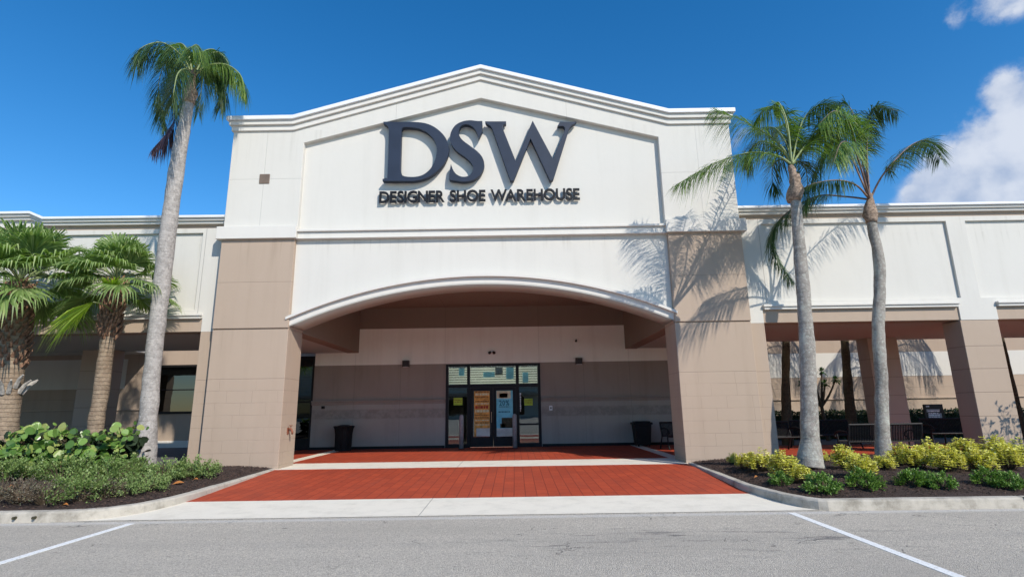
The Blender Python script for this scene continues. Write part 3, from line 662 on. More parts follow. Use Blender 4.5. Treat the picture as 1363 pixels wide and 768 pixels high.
it.append((-.62, -.10, .54, .84, 'paper_white', 'white_sheet'))
poster(-.70, -.10, .54, 2.24, 'poster_orange', 'orange poster with brown and cream print on the left door', it)
it = [(.17, .72, 1.95, 2.24, 'ink_cream', 'picture'), (.28, .6, 1.98, 2.15, 'poster_orange', 'picture')]+words(.27, .66, 1.62, .03, 'ink_teal', 4, rn)+words(.24, .68, 1.42, .045, 'ink_teal', 3, rn)+[(.36, .78, .84, 1.22, 'ink_dark', 'picture'), (.30, .5, .84, 1.0, 'ink_dark', 'picture'), (.16, .8, .53, .83, 'paper_white', 'white_sheet')]
t = poster(.16, .80, .53, 2.25, 'poster_pale', 'pale blue sale poster on the right door', it)
text_line('20%', .27, .66, 1.68, 1.88, D+.006, 'ink_teal', t, 'printed_text', .02, .002, False)
poster(-1.50, -1.16, 1.72, 2.0, 'paper_green', 'yellow-green notice on the left sidelight of the shop front', words(-1.46, -1.2, 1.9, .03, 'ink_brown', 3, rn)+words(-1.46, -1.2, 1.83, .03, 'ink_brown', 3, rn), 'notice', 'notice')
poster(1.25, 1.57, 1.67, 1.93, 'paper_green', 'yellow-green notice on the right sidelight of the shop front', words(1.29, 1.53, 1.84, .03, 'ink_brown', 3, rn)+words(1.29, 1.53, 1.76, .03, 'ink_brown', 3, rn), 'notice', 'notice')
t = thing('door_lettering', (1.1, D+.01, 1.45), 'white vertical vinyl lettering at the edge of the right sidelight', 'lettering'); z = 2.15; rn2 = random.Random(2)
while z > 1.45:
    w = rn2.uniform(.03, .05); h = rn2.uniform(.03, .06); obj('character', bx(1.075, 1.075+w, D+.008, D+.012, z-h, z), 'ink_white', t); z -= h+.022
# rubbish bins
cx, cy = -5.55, 6.2; t = thing('litter_bin', (cx, cy, GZ), 'round black slatted litter bin with flared rim by porch wall', 'litter bin')
obj('liner', tube(B(), [(cx, cy, GZ+.05), (cx, cy, GZ+.80)], [.25, .30], 24), 'black_metal', t, smooth=False)
bm = B()
for k in range(30):
    a = 2*math.pi*k/30; c, s = math.cos(a), math.sin(a)
    tube(bm, [(cx+c*.29, cy+s*.29, GZ+.04), (cx+c*.30, cy+s*.30, GZ+.6), (cx+c*.33, cy+s*.33, GZ+.78), (cx+c*.37, cy+s*.37, GZ+.86)], .013, 4)
obj('slats', bm, 'black_metal', t)
bm = B(); tube(bm, [(cx+.37*math.cos(a/12*math.pi), cy+.37*math.sin(a/12*math.pi), GZ+.87) for a in range(25)], .022, 6); obj('rim', bm, 'black_metal', t)
obj('base', cyl(B(), cx, cy, GZ, GZ+.05, .30), 'black_metal', t); obj('lid', tube(B(), [(cx, cy, GZ+.80), (cx, cy, GZ+.88), (cx, cy, GZ+.93)], [.33, .30, .14], 24), 'black_metal', t)
cx, cy = 5.62, 6.25; t = thing('rubbish_bin', (cx, cy, GZ), 'square black rubbish bin against the porch wall near the right pillar', 'rubbish bin')
bm = B(); v = [bm.verts.new((cx+a*w, cy+b*w, z)) for z, w in ((GZ+.04, .25), (GZ+.78, .31)) for a, b in ((-1, -1), (1, -1), (1, 1), (-1, 1))]
bm.faces.new(v[:4][::-1]); bm.faces.new(v[4:])
for k in range(4): bm.faces.new((v[k], v[(k+1) % 4], v[4+(k+1) % 4], v[4+k]))
obj('body', bm, 'black_metal', t, bevel=.02); bm = bx(cx-.35, cx+.35, cy-.35, cy+.35, GZ+.78, GZ+.86); box(bm, cx-.28, cx+.28, cy-.28, cy+.28, GZ+.86, GZ+.90); obj('lid', bm, 'black_metal', t, bevel=.02)
for a, b in ((-1, -1), (1, -1), (-1, 1), (1, 1)): obj('foot', cyl(B(), cx+a*.2, cy+b*.2, GZ, GZ+.045, .03, n=10), 'black_metal', t)
# benches (front towards -y, origin at the ground centre)
def bench(label):
    t = thing('bench', (0, 0, 0), label, 'bench', 'black metal benches of the arcade'); W = .98
    def seatprof(u): return None
    bm = B(); n = 44
    for k in range(n):
        x = -W+.04+(2*W-.08)*k/(n-1)
        P = [(x, -.26, .43), (x, .0, .415), (x, .2, .42)]
        for a, b in zip(P, P[1:]):
            d = .012; v = [bm.verts.new(q) for q in ((a[0]-d, a[1], a[2]), (a[0]+d, a[1], a[2]), (b[0]+d, b[1], b[2]), (b[0]-d, b[1], b[2]))]; bm.faces.new(v)
    obj('seat', bm, 'black_metal', t)
    bm = B()
    for k in range(n):
        x = -W+.04+(2*W-.08)*k/(n-1); tube(bm, [(x, .22, .44), (x, .27, .62), (x, .33, .86)], .018, 4)
    obj('backrest', bm, 'black_metal', t)
    bm = B(); tube(bm, [(-W, .335, .88), (W, .335, .88)], .03, 8); tube(bm, [(-W, .215, .43), (W, .215, .43)], .02, 8); tube(bm, [(-W, -.27, .425), (W, -.27, .425)], .024, 8); obj('frame_rail', bm, 'black_metal', t)
    for s in (-1, 1):
        x = s*W; bm = B()
        tube(bm, crv([(x, .42, .0), (x, .30, .25), (x, .22, .43), (x, .28, .65), (x, .335, .9)], 12), .024, 8)
        tube(bm, crv([(x, -.36, .0), (x, -.27, .2), (x, -.25, .42), (x, -.27, .62)], 10), .024, 8); obj('leg', bm, 'black_metal', t, smooth=True)
        bm = tube(B(), crv([(x, .27, .66), (x, .05, .70), (x, -.2, .69), (x, -.36, .62), (x, -.36, .53), (x, -.28, .53)], 18), .022, 8); obj('armrest', bm, 'black_metal', t, smooth=True)
    return t
b0 = bench('black slatted bench seen from behind, nearest the golden shrubs'); b0.location = (10.85, .75, GZ); b0.rotation_euler = (0, 0, math.pi)
for loc, rz, lb in (((11.2, 4.0, GZ), 0, 'black bench deep in the arcade between two feather palm trunks'), ((15.65, 4.0, GZ), -.12, 'black bench in the arcade below the dark notice board'), ((8.9, 3.2, GZ), 0.15, 'black bench in arcade shade right behind the right entrance pillar'), ((6.95, 4.6, GZ), R(8), 'black bench inside the porch, mostly hidden by the right pillar')): dup(b0, loc, rz, 1, lb)
# notice board
t = thing('notice_board', (15.3, 4.75, GZ), 'black framed notice board with grey sheets standing behind a bench', 'notice board')
p0 = at(1229, 538, 4.7); p1 = at(1258, 557, 4.7); x0, x1, z1, z0 = p0.x, p1.x, p0.z, p1.z-.1
obj('frame', bx(x0, x1, 4.7, 4.76, z0, z1), 'black_frame', t, bevel=.008)
obj('sheet', bx(x0+.07, x1-.14, 4.69, 4.699, z0+.33, z1-.17), 'grey_sign', t, bevel=0); obj('sheet', bx(x0+.1, x1-.10, 4.69, 4.699, z0+.1, z0+.29), 'grey_sign', t, bevel=0)
bm = B(); rr = random.Random(8)
for z in (z1-.25, z1-.32, z1-.39, z0+.22, z0+.15):
    x = x0+.12
    while x < x1-.2: w = rr.uniform(.03, .12); box(bm, x, min(x+w, x1-.17), 4.684, 4.688, z, z+.028); x += w+.025
for x in (x0+.07, x0+.11, x0+.15): box(bm, x, x+.028, 4.684, 4.699, z1-.09, z1-.05)
obj('printed_text', bm, 'ink_white', t)
for x in (x0+.1, x1-.1): obj('leg', tube(B(), [(x, 4.73, GZ), (x, 4.73, z0+.05)], .025, 8), 'black_metal', t)
# ------------------------------------------------------------------ palms
SUNX = Vector((.454, -.891, 0))
def leaflet(bm, p, d, l, w, side, droop):
    """two-segment strap with pointed tip"""
    s = d.cross(Vector((0, 0, 1)));
    if s.length < .1: s = Vector((1, 0, 0))
    s = (s.normalized()+side*.4).normalized()*w/2
    m = p+d*l*.5+Vector((0, 0, -droop*l*.12)); e = p+d*l*.93+Vector((0, 0, -droop*l*.5))
    a = [bm.verts.new(q) for q in (p-s*.5, p+s*.5, m+s, m-s, e)]
    bm.faces.new((a[0], a[1], a[2], a[3])); bm.faces.new((a[3], a[2], a[4]))
def feather(par, pts, rnd, leafmat='palm_leaf', L_=.55, n=46, wind=Vector((-.15, 0, 0)), r0=.028, bare=.16, droop=1.0, rach='rachis', label=None, w=.018):
    """one feather frond along the curve pts: a rachis tube with leaflets on both sides"""
    C_ = crv(pts, 22); bm = tube(B(), C_, [r0*(1-.85*k/22) for k in range(23)], 5, True)
    fo = obj('frond', bm, rach, par, smooth=True, label=label)
    bm = B()
    n = int(n*1.3)
    for k in range(n):
        u = bare+(1-bare)*(k+rnd.random()*.6)/n; f = u*22; i = min(int(f), 21); p = C_[i].lerp(C_[i+1], f-i); t = (C_[i+1]-C_[i]).normalized()
        h = t.cross(Vector((0, 0, 1)))
        if h.length < .15: h = Vector((1, 0, 0))-t*t.x
        h.normalize(); up = h.cross(t).normalized()
        ll = 1.38*L_*(.5+.75*math.sin(math.pi*min(1, (u-bare)/(1-bare)*.85+.12)))*rnd.uniform(.8, 1.12)
        for s in (-1, 1):
            for q in range(2):
                lift = rnd.uniform(-.75, .55)
                d = (h*s*1.0+t*(.55+.5*u)+up*lift+wind+Vector((rnd.uniform(-.15, .15), rnd.uniform(-.15, .15), -.25*droop))).normalized()
                leaflet(bm, p, d, ll*rnd.uniform(.85, 1.1), w, t, droop*rnd.uniform(.6, 1.4))
    obj('leaflets', bm, leafmat, fo, smooth='leaf'); return fo
def palm_trunk(par, P, radii, mat, bulge=.012, n=90, ring=.14, rnd=random.Random(1)):
    C_ = crv(P, n); bm = B(); rs = []
    zlen = 0
    for k, p in enumerate(C_):
        if k: zlen += (p-C_[k-1]).length
        r = lerp1(radii, k/n); r *= 1+bulge*math.sin(zlen/ring*2*math.pi)+rnd.uniform(-.012, .012); rs.append(r)
    tube(bm, C_, rs, 26)
    for v in bm.verts: v.co += Vector((noise.noise(v.co*3), noise.noise(v.co*3+Vector((7, 0, 0))), 0))*.018
    return obj('trunk', bm, mat, par, smooth=True)
def pxp(L3, Y): return [at(a, b, Y+(c if len(q) > 2 else 0)) for q in L3 for a, b, c in [(*q, 0)[:3]]]
def ppm(Y): return 1/((Y-CY)*math.cos(PITCH)*1.03/FPX)   # rough pixels per metre
# tall palm on the left
Yp = -1.0; rnd = random.Random(11)
base = at(190, 630, Yp); t = thing('feather_palm', base, 'tall pale-trunked feather palm leaning left of the entrance tower', 'palm tree')
P = [base+Vector((0, 0, -.15))]+[at(a, b, Yp) for a, b in ((197, 560), (204, 480), (213, 400), (225, 300), (236, 220), (246, 165), (252, 133))]
palm_trunk(t, P, [.30, .205, .19, .195, .20, .185, .15, .132], 'trunk_grey')
bm = tube(B(), crv([at(251, 138, Yp), at(253, 122, Yp), at(256, 108, Yp), at(259, 92, Yp)], 10), [.145, .16, .17, .165, .15, .13, .115, .10, .08, .06, .04], 16)
for v in bm.verts: v.co += Vector((noise.noise(v.co*6), noise.noise(v.co*6+Vector((9, 0, 0))), noise.noise(v.co*7)))*.06
obj('crownshaft', bm, 'crown', t, smooth=True)
C0 = (257, 103)
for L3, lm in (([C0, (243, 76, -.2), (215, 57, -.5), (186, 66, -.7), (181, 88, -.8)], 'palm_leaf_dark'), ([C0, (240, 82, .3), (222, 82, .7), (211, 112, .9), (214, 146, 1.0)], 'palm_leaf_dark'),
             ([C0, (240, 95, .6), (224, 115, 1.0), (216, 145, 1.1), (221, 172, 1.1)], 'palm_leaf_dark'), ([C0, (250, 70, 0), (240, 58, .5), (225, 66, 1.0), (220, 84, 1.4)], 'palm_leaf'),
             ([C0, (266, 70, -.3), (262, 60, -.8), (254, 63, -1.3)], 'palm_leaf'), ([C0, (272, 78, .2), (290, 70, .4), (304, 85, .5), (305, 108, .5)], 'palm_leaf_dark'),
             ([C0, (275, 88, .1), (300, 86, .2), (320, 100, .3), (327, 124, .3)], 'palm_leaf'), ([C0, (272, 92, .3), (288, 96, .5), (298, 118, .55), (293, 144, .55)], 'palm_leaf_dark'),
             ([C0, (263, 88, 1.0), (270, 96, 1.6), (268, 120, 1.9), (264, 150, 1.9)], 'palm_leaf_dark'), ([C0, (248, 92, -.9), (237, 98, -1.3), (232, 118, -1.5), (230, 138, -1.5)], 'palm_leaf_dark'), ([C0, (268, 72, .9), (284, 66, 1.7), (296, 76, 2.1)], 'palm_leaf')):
    feather(t, pxp(L3, Yp), rnd, lm, .40, 58, Vector((0, 0, -.3)), .03, .18, 1.5, 'rachis')
feather(t, pxp([(252, 118), (243, 140, .2), (226, 172, .3), (204, 198, .3)], Yp), rnd, 'palm_dead', .34, 40, Vector((0, 0, -.7)), .02, .1, 1.6, 'rachis_brown', label='dead purplish frond hanging below the crown', w=.03)
# right palm beside the tower
Yp = -3.05; rnd = random.Random(21); base = at(1080, 628, Yp)
t = thing('feather_palm', base, 'grey feather palm with a swept green crown right beside the tower', 'palm tree')
P = [base+Vector((0, 0, 0.1))]+[at(a, b, Yp) for a, b in ((1078, 585), (1077, 540), (1074, 460), (1069, 385), (1062, 305), (1059, 262))]
palm_trunk(t, P, [.275, .185, .165, .15, .135, .118, .112], 'trunk_lichen', .004, 200, .11)
bm = tube(B(), crv([at(1058, 268, Yp), at(1059, 248, Yp), at(1056, 232, Yp), at(1054, 218, Yp)], 10), [.135, .145, .155, .14, .12, .11, .10, .09, .07, .05, .035], 14)
for v in bm.verts: v.co += Vector((noise.noise(v.co*7), noise.noise(v.co*7+Vector((9, 0, 0))), noise.noise(v.co*7)))*.07
obj('crownshaft', bm, 'crown', t, smooth=True)
C0 = (1054, 219)
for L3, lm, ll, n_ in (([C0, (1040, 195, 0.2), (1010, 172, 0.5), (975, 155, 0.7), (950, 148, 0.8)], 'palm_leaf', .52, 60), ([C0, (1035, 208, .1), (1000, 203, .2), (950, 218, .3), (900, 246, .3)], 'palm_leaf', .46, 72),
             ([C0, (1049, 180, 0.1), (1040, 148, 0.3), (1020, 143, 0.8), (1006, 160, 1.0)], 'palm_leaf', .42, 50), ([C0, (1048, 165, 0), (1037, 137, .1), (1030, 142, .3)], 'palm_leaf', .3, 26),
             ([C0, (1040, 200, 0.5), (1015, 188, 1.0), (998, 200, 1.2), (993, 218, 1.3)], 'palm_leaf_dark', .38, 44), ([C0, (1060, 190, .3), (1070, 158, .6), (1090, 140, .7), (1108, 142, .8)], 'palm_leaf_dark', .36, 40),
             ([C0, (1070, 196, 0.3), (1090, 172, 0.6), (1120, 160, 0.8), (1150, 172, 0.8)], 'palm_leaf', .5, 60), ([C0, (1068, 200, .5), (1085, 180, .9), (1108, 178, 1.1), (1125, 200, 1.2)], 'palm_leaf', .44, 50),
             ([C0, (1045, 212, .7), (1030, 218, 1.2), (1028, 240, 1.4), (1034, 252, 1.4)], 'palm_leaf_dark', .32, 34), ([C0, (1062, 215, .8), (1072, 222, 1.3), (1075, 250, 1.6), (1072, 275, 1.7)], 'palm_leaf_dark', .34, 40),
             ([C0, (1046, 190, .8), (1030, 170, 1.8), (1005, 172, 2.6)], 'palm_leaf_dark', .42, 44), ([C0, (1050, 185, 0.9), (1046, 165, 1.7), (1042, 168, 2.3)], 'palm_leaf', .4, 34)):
    feather(t, pxp(L3, Yp), rnd, lm, ll, n_, Vector((-.25, 0, -.05)), .026, .2, 1.1, 'rachis')
# second right palm
rnd = random.Random(31); Yp = -1.95; base = at(1175, 614, Yp)
t = thing('feather_palm', base, 'thinner crooked feather palm standing right of the tower palm, before the wing panels', 'palm tree')
P = [base+Vector((0, 0, -.15))]+[at(a, b, Yp) for a, b in ((1174, 560), (1173, 500), (1169, 440), (1171, 390), (1170, 345), (1161, 303), (1159, 292))]
palm_trunk(t, P, [.185, .142, .135, .132, .128, .12, .11, .112], 'trunk_lichen', .006, 200, .11)
bm = tube(B(), crv([at(1160, 297, Yp), at(1158, 283, Yp), at(1158, 270, Yp), at(1158, 258, Yp)], 10), [.115, .13, .145, .15, .15, .135, .115, .095, .07, .05, .03], 14)
for v in bm.verts: v.co += Vector((noise.noise(v.co*7), noise.noise(v.co*7+Vector((9, 0, 0))), noise.noise(v.co*7)))*.05
obj('crownshaft', bm, 'crown', t, smooth=True)
C0 = (1158, 266)
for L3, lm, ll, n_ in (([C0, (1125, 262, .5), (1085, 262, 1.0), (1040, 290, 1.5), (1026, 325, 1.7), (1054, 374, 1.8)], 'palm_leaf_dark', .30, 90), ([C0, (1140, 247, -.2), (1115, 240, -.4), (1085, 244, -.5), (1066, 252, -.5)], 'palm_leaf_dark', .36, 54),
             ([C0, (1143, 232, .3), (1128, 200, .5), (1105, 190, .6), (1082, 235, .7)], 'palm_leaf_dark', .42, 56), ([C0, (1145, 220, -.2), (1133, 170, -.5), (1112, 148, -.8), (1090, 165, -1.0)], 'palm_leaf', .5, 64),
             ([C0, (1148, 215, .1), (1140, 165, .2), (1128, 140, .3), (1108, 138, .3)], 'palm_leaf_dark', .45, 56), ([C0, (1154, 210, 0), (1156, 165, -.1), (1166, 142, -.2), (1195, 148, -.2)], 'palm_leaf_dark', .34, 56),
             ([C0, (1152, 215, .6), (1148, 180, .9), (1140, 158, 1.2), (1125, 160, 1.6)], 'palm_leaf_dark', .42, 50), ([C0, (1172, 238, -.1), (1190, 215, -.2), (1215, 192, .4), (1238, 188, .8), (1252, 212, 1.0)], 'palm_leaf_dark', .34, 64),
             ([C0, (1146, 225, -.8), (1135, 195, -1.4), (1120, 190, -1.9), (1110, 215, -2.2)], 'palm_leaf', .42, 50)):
    feather(t, pxp(L3, Yp), rnd, lm, ll, n_, Vector((-.3, 0, -.1)), .028, .3, 1.2, 'rachis_brown')
# fan palms at the left edge
def fan(par, p0, p1, rad, rnd, mat, spread=2.6, nseg=34, droop=.5, pm='rachis', fdir=None):
    """petiole from p0 to p1, then a pleated fan of pointed segments"""
    ax = (p1-p0).normalized(); bm = tube(B(), crv([p0, p0.lerp(p1, .5)+Vector((0, 0, .06)), p1], 6), [.022, .02, .018, .016, .015, .014, .012], 5)
    fo = obj('frond', bm, pm, par, smooth=True); bm = B()
    if fdir is not None: ax = Vector(fdir).normalized()
    h = ax.cross(Vector((0, 0, 1)));  h = Vector((1, 0, 0)) if h.length < .1 else h.normalized(); h = (h+Vector((rnd.uniform(-.4, .4), rnd.uniform(-.4, .4), rnd.uniform(-.3, .3)))); h = (h-ax*h.dot(ax)).normalized(); nr = h.cross(ax)
    hub = bm.verts.new(p1)
    for k in range(nseg):
        a = (k/(nseg-1)-.5)*spread*1.0+rnd.uniform(-.03, .03); l = rad*(.62+.38*math.cos(a*.62))*rnd.uniform(.88, 1.08)
        d = (ax*math.cos(a)+h*math.sin(a)+nr*(.18*abs(math.sin(a))+rnd.uniform(-.05, .05))).normalized(); w = l*spread/nseg*.85
        s = (d.cross(nr)).normalized()*w/2; pl = nr*w*.35
        m = p1+d*l*.52+Vector((0, 0, -.04*droop*l)); e = p1+d*l*.82+Vector((0, 0, -droop*l*rnd.uniform(.12, .24))); f = p1+d*l*.97+Vector((0, 0, -droop*l*rnd.uniform(.32, .62)))
        A = [bm.verts.new(q) for q in (p1-s*.15, p1+s*.15, m+s, m+pl, m-s, e+s*.5, e-s*.5, f)]
        bm.faces.new((A[0], A[3], A[4])); bm.faces.new((A[0], A[1], A[3])); bm.faces.new((A[1], A[2], A[3])); bm.faces.new((A[4], A[3], A[6])); bm.faces.new((A[3], A[2], A[5])); bm.faces.new((A[3], A[5], A[6])); bm.faces.new((A[6], A[5], A[7]))
    bm.verts.remove(hub)
    obj('leaf_blade', bm, mat, fo, smooth='leaf'); return fo
def fanpalm(label, base, top, rt, nl, rad, pet, seed, bootz):
    rnd = random.Random(seed); t = thing('fan_palm', base, label, 'palm tree')
    P = [base+Vector((0, 0, -.2)), base.lerp(top, .35)+Vector((.02, 0, 0)), base.lerp(top, .7), top]; palm_trunk(t, P, [rt*1.15, rt, rt*.97, rt*1.0], 'trunk_fan', .025, 60, .09)
    bm = B(); C_ = crv(P, 60)
    for k in range(150):
        u = bootz+(1-bootz)*k/150; p = C_[min(60, int(u*60))]; a = k*2.4; o_ = Vector((math.cos(a), math.sin(a), 0)); b_ = p+o_*rt*.92; l = rnd.uniform(.12, .26)
        tip = b_+o_*l*.55+Vector((-.2*o_.y, .2*o_.x, 0))*l+Vector((0, 0, l)); s = Vector((-o_.y, o_.x, 0))
        tube(bm, [b_, b_.lerp(tip, .5)+o_*.02, tip], [.05, .035, .014], 5)
    obj('leaf_bases', bm, 'boot', t)
    for k in range(nl):
        el = R(86-112*((k+.5)/nl)**1.3+rnd.uniform(-9, 9)); a = k*2.39996+rnd.uniform(-.25, .25)
        d = Vector((math.cos(a)*math.cos(el), math.sin(a)*math.cos(el), math.sin(el))); pl = pet*rnd.uniform(.75, 1.15)
        fan(t, top+Vector((0, 0, .05)), top+d*pl+Vector((0, 0, -.12*pl)), rad*rnd.uniform(.85, 1.1), rnd, 'fan_leaf', 2.8, 36, .75+.25*rnd.random())
    return t, rnd
Ya = -.85
b_ = at(121, 605, Ya); b_.z = .25; tp = at(155, 376, Ya)
t, rnd = fanpalm('slimmer fan palm with one bright drooping leaf, left of the tall palm', b_, tp, .17, 34, .82, .80, 41, .66)
fan(t, at(150, 415, Ya-.15), at(124, 402, Ya-1.5), 1.2, rnd, 'fan_young', 2.1, 34, .7, 'rachis', (-.55, -.12, -.62)); fan(t, at(152, 405, Ya-.15), at(150, 385, Ya-.6), .55, rnd, 'fan_young', 1.4, 20, .3)
Ya = -1.15
b_ = at(4, 605, Ya); b_.z = .2; tp = at(26, 378, Ya)
t, rnd = fanpalm('stout fan palm with rough brown leaf bases at the left edge', b_, tp, .26, 46, 1.05, 1.0, 43, .52)
bm = B(); rb = random.Random(4)
for k in range(16):
    a = 2*math.pi*k/16; p = b_.lerp(tp, .42)+Vector((math.cos(a)*.27, math.sin(a)*.27, rb.uniform(-.08, .1))); tube(bm, [p, p+Vector((math.cos(a)*.12, math.sin(a)*.12, .2)), p+Vector((math.cos(a)*.25, math.sin(a)*.25, .3))], [.055, .045, .02], 6)
obj('cut_leaf_stubs', bm, 'boot_grey', t)
# two palms and a small tree in the court behind the right arcade (their crowns shade the court wall)
def court_palm(label, x, y, h, seed, lean):
    rnd = random.Random(seed); t = thing('feather_palm', (x, y, GZ), label, 'palm tree'); top = Vector((x+lean, y, h))
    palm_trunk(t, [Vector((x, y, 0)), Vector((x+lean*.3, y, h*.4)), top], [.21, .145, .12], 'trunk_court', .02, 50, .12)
    for k in range(11):
        a = k*2.4; d = Vector((math.cos(a), math.sin(a)*.8, 0)); ll = 2.3
        feather(t, [top, top+d*.5*ll+Vector((0, 0, .75)), top+d*.9*ll+Vector((0, 0, .2)), top+d*1.1*ll+Vector((0, 0, -.9))], rnd, 'palm_leaf_dark', .5, 36, Vector((0, 0, -.2)), .03, .15, 1.2)
court_palm('dark palm trunk in the court, left one seen under the right arcade', 10.72, 5.65, 5.9, 51, .7)
court_palm('dark palm trunk in the court, just left of the rear arcade pier', 13.1, 5.65, 6.4, 52, .45)
court_palm('dark palm trunk in the court, half hidden behind the lit arcade pier', 19.3, 5.75, 6.3, 53, -.1)
t = thing('small_tree', (13.1, 7.3, GZ), 'small forked tree with tufted dark leaves in the court', 'tree'); rnd = random.Random(61)
tuft = B(); bm = B()
for tip in ((12.35, 7.3, 2.35), (12.75, 7.1, 2.75), (13.3, 7.4, 2.85), (13.7, 7.2, 2.5), (13.25, 7.2, 2.35)):
    fk = Vector((13.05, 7.3, 1.45)); tip = Vector(tip); tube(bm, crv([fk, fk.lerp(tip, .5)+Vector((0, 0, -.1)), tip], 6), [.06, .055, .05, .045, .04, .035, .03], 6)
    for k in range(46):
        d = Vector((rnd.gauss(0, 1), rnd.gauss(0, 1), rnd.gauss(.3, .8))).normalized(); leaflet(tuft, tip+d*.03, d, rnd.uniform(.16, .28), .07, Vector((1, 0, 0)), .5)
tube(bm, [(13.15, 7.3, .1), (13.05, 7.3, 1.46)], [.085, .065], 8); obj('trunk', bm, 'stem', t); obj('crown', tuft, 'palm_leaf_dark', t, smooth='leaf')
# leafy shrub prototypes (built at the origin)
def oval(bm, c, d, nrm, l, w, n=6):
    s = d.cross(nrm).normalized(); V = []
    for k in range(n): a = 2*math.pi*k/n; V.append(bm.verts.new(c+d*l/2*(1+math.cos(a))+s*w/2*math.sin(a)+nrm*(-.12*l*abs(math.sin(a)))))
    bm.faces.new(V)
def rv(rnd): 
    return Vector((rnd.gauss(0, 1), rnd.gauss(0, 1), rnd.gauss(0, 1))).normalized()
def leafcloud(n, rx, rz, l, w, rnd, inner=.45, zc_=None, shoots=14):
    bm = B(); zc_ = rz*.95 if zc_ is None else zc_; tips = []
    for _ in range(shoots):
        d = rv(rnd); d.z = abs(d.z)*.9+.1; d.normalize(); tips.append(Vector((d.x*rx, d.y*rx, zc_*.25+d.z*rz*1.5*rnd.uniform(.75, 1.15))))
    for k in range(n):
        t = rnd.choice(tips); u = rnd.uniform(inner, 1)**.7; c = t*u+rv(rnd)*rx*.22*rnd.random(); c.z = max(.01, c.z)
        d = (rv(rnd)*.9+c.normalized()*.7+Vector((0, 0, .25))).normalized(); nn = (rv(rnd)*.6+Vector((.2, -.4, .9))).normalized(); oval(bm, c, d, nn, l*rnd.uniform(.6, 1.2), w*rnd.uniform(.7, 1.2))
    return bm, tips
def shrub(name, label, cat, group, mat, n, rx, rz, l, w, seed, shoots=14):
    rnd = random.Random(seed); t = thing(name, (0, 0, 0), label, cat, group); bm, tips = leafcloud(n, rx, rz, l, w, rnd, shoots=shoots)
    obj('foliage', bm, mat, t, smooth='leaf'); bm = B()
    for q in tips: tube(bm, [(q.x*.1, q.y*.1, -.03), q*.5+Vector((0, 0, .03)), q*.95], [.012, .008, .004], 4)
    obj('stems', bm, 'stem', t); return t
def rosette_shrub(name, label, cat, group, seed, h=.62, r=.36, n=60):
    """upright stems each ending in whorls of small golden leaves"""
    rnd = random.Random(seed); t = thing(name, (0, 0, 0), label, cat, group); lf = B(); st = B()
    for k in range(n):
        a = rnd.uniform(0, 2*math.pi); rr = r*math.sqrt(rnd.random()); z = h*rnd.uniform(.42, 1.0)*(1-.45*(rr/r)**2); tip = Vector((math.cos(a)*rr, math.sin(a)*rr, z))
        tube(st, [(tip.x*.25, tip.y*.25, -.03), (tip.x*.7, tip.y*.7, z*.5), tip], [.009, .006, .004], 4)
        for lv in range(3):
            c0 = tip-Vector((0, 0, lv*.045))
            for q in range(7):
                b = rnd.uniform(0, 6.28); d = Vector((math.cos(b), math.sin(b), rnd.uniform(.05, .7)-lv*.1)).normalized(); nn = (Vector((0, 0, 1))-d*d.z+rv(rnd)*.25).normalized(); oval(lf, c0+d*.008, d, nn, rnd.uniform(.05, .085), rnd.uniform(.03, .045), 6)
    obj('foliage', lf, 'gold_leaf', t, smooth='leaf'); obj('stems', st, 'stem', t); return t
def ground(px, py):
    z = .2
    for _ in range(6): p = atz(px, py, z); z = bedz(p.x, max(-5.6, min(.2, p.y)))
    p.z = z-.01; return p
def scatter(protos, L4, seed, used, kk=1):
    rnd = random.Random(seed)
    for k, (px, py, s, lb) in enumerate(L4):
        i = k % len(protos); pr = protos[i]; s *= kk; loc = ground(px, py); rz = rnd.uniform(0, 6.28)
        if i not in used: used.add(i); pr.location = loc; pr.rotation_euler = (0, 0, rz); pr.scale = (s, s, s); pr['label'] = lb
        else: dup(pr, loc, rz, s, lb)
GG = 'golden-leaved shrubs of the right bed'
gp = [rosette_shrub('golden_shrub', 'x', 'shrub', GG, 70+k, .60, .31, 70) for k in range(3)]
scatter(gp, [(976, 617, .55, 'smallest, sparse golden shrub at the foot of the right pillar'), (992, 623, .72, 'low golden shrub second from the pillar foot'), (1012, 627, 1.0, 'full golden shrub in front of the block courses of the right pillar'), (1045, 633, 1.0, 'golden shrub just left of the thick lichened palm base'), (1066, 642, .72, 'small golden shrub touching the front of the thick palm base'),
             (1096, 614, .5, 'tiny golden shrub peeking out behind the thick palm base'), (1128, 623, .95, 'golden shrub below the curled armrest of the front bench'), (1146, 633, .95, 'bushy golden shrub in front of the seen-from-behind bench'), (1180, 625, .7, 'small golden shrub at the foot of the thin palm'),
             (1200, 619, .95, 'golden shrub just right of the thin palm'), (1221, 623, .95, 'golden shrub below the right end of the front bench'), (1240, 617, 1.15, 'tall golden shrub rising in front of the gap under the notice board'), (1262, 627, 1.0, 'broad golden shrub left of the lit arcade pier'),
             (1288, 614, 1.1, 'golden shrub at the shaded side of the arcade pier'), (1307, 627, 1.0, 'golden shrub in front of the arcade pier base'), (1325, 614, 1.15, 'tall golden shrub right of the arcade pier base'), (1345, 625, 1.05, 'golden shrub second from the right edge'), (1366, 618, 1.1, 'golden shrub cut off by the right edge')], 5, set(), .84)
GR = 'low green shrubs along the front of the right bed'
rp = [shrub('green_shrub', 'x', 'shrub', GR, 'green_leaf', 1700, .32, .20, .05, .028, 80+k, 30) for k in range(2)]
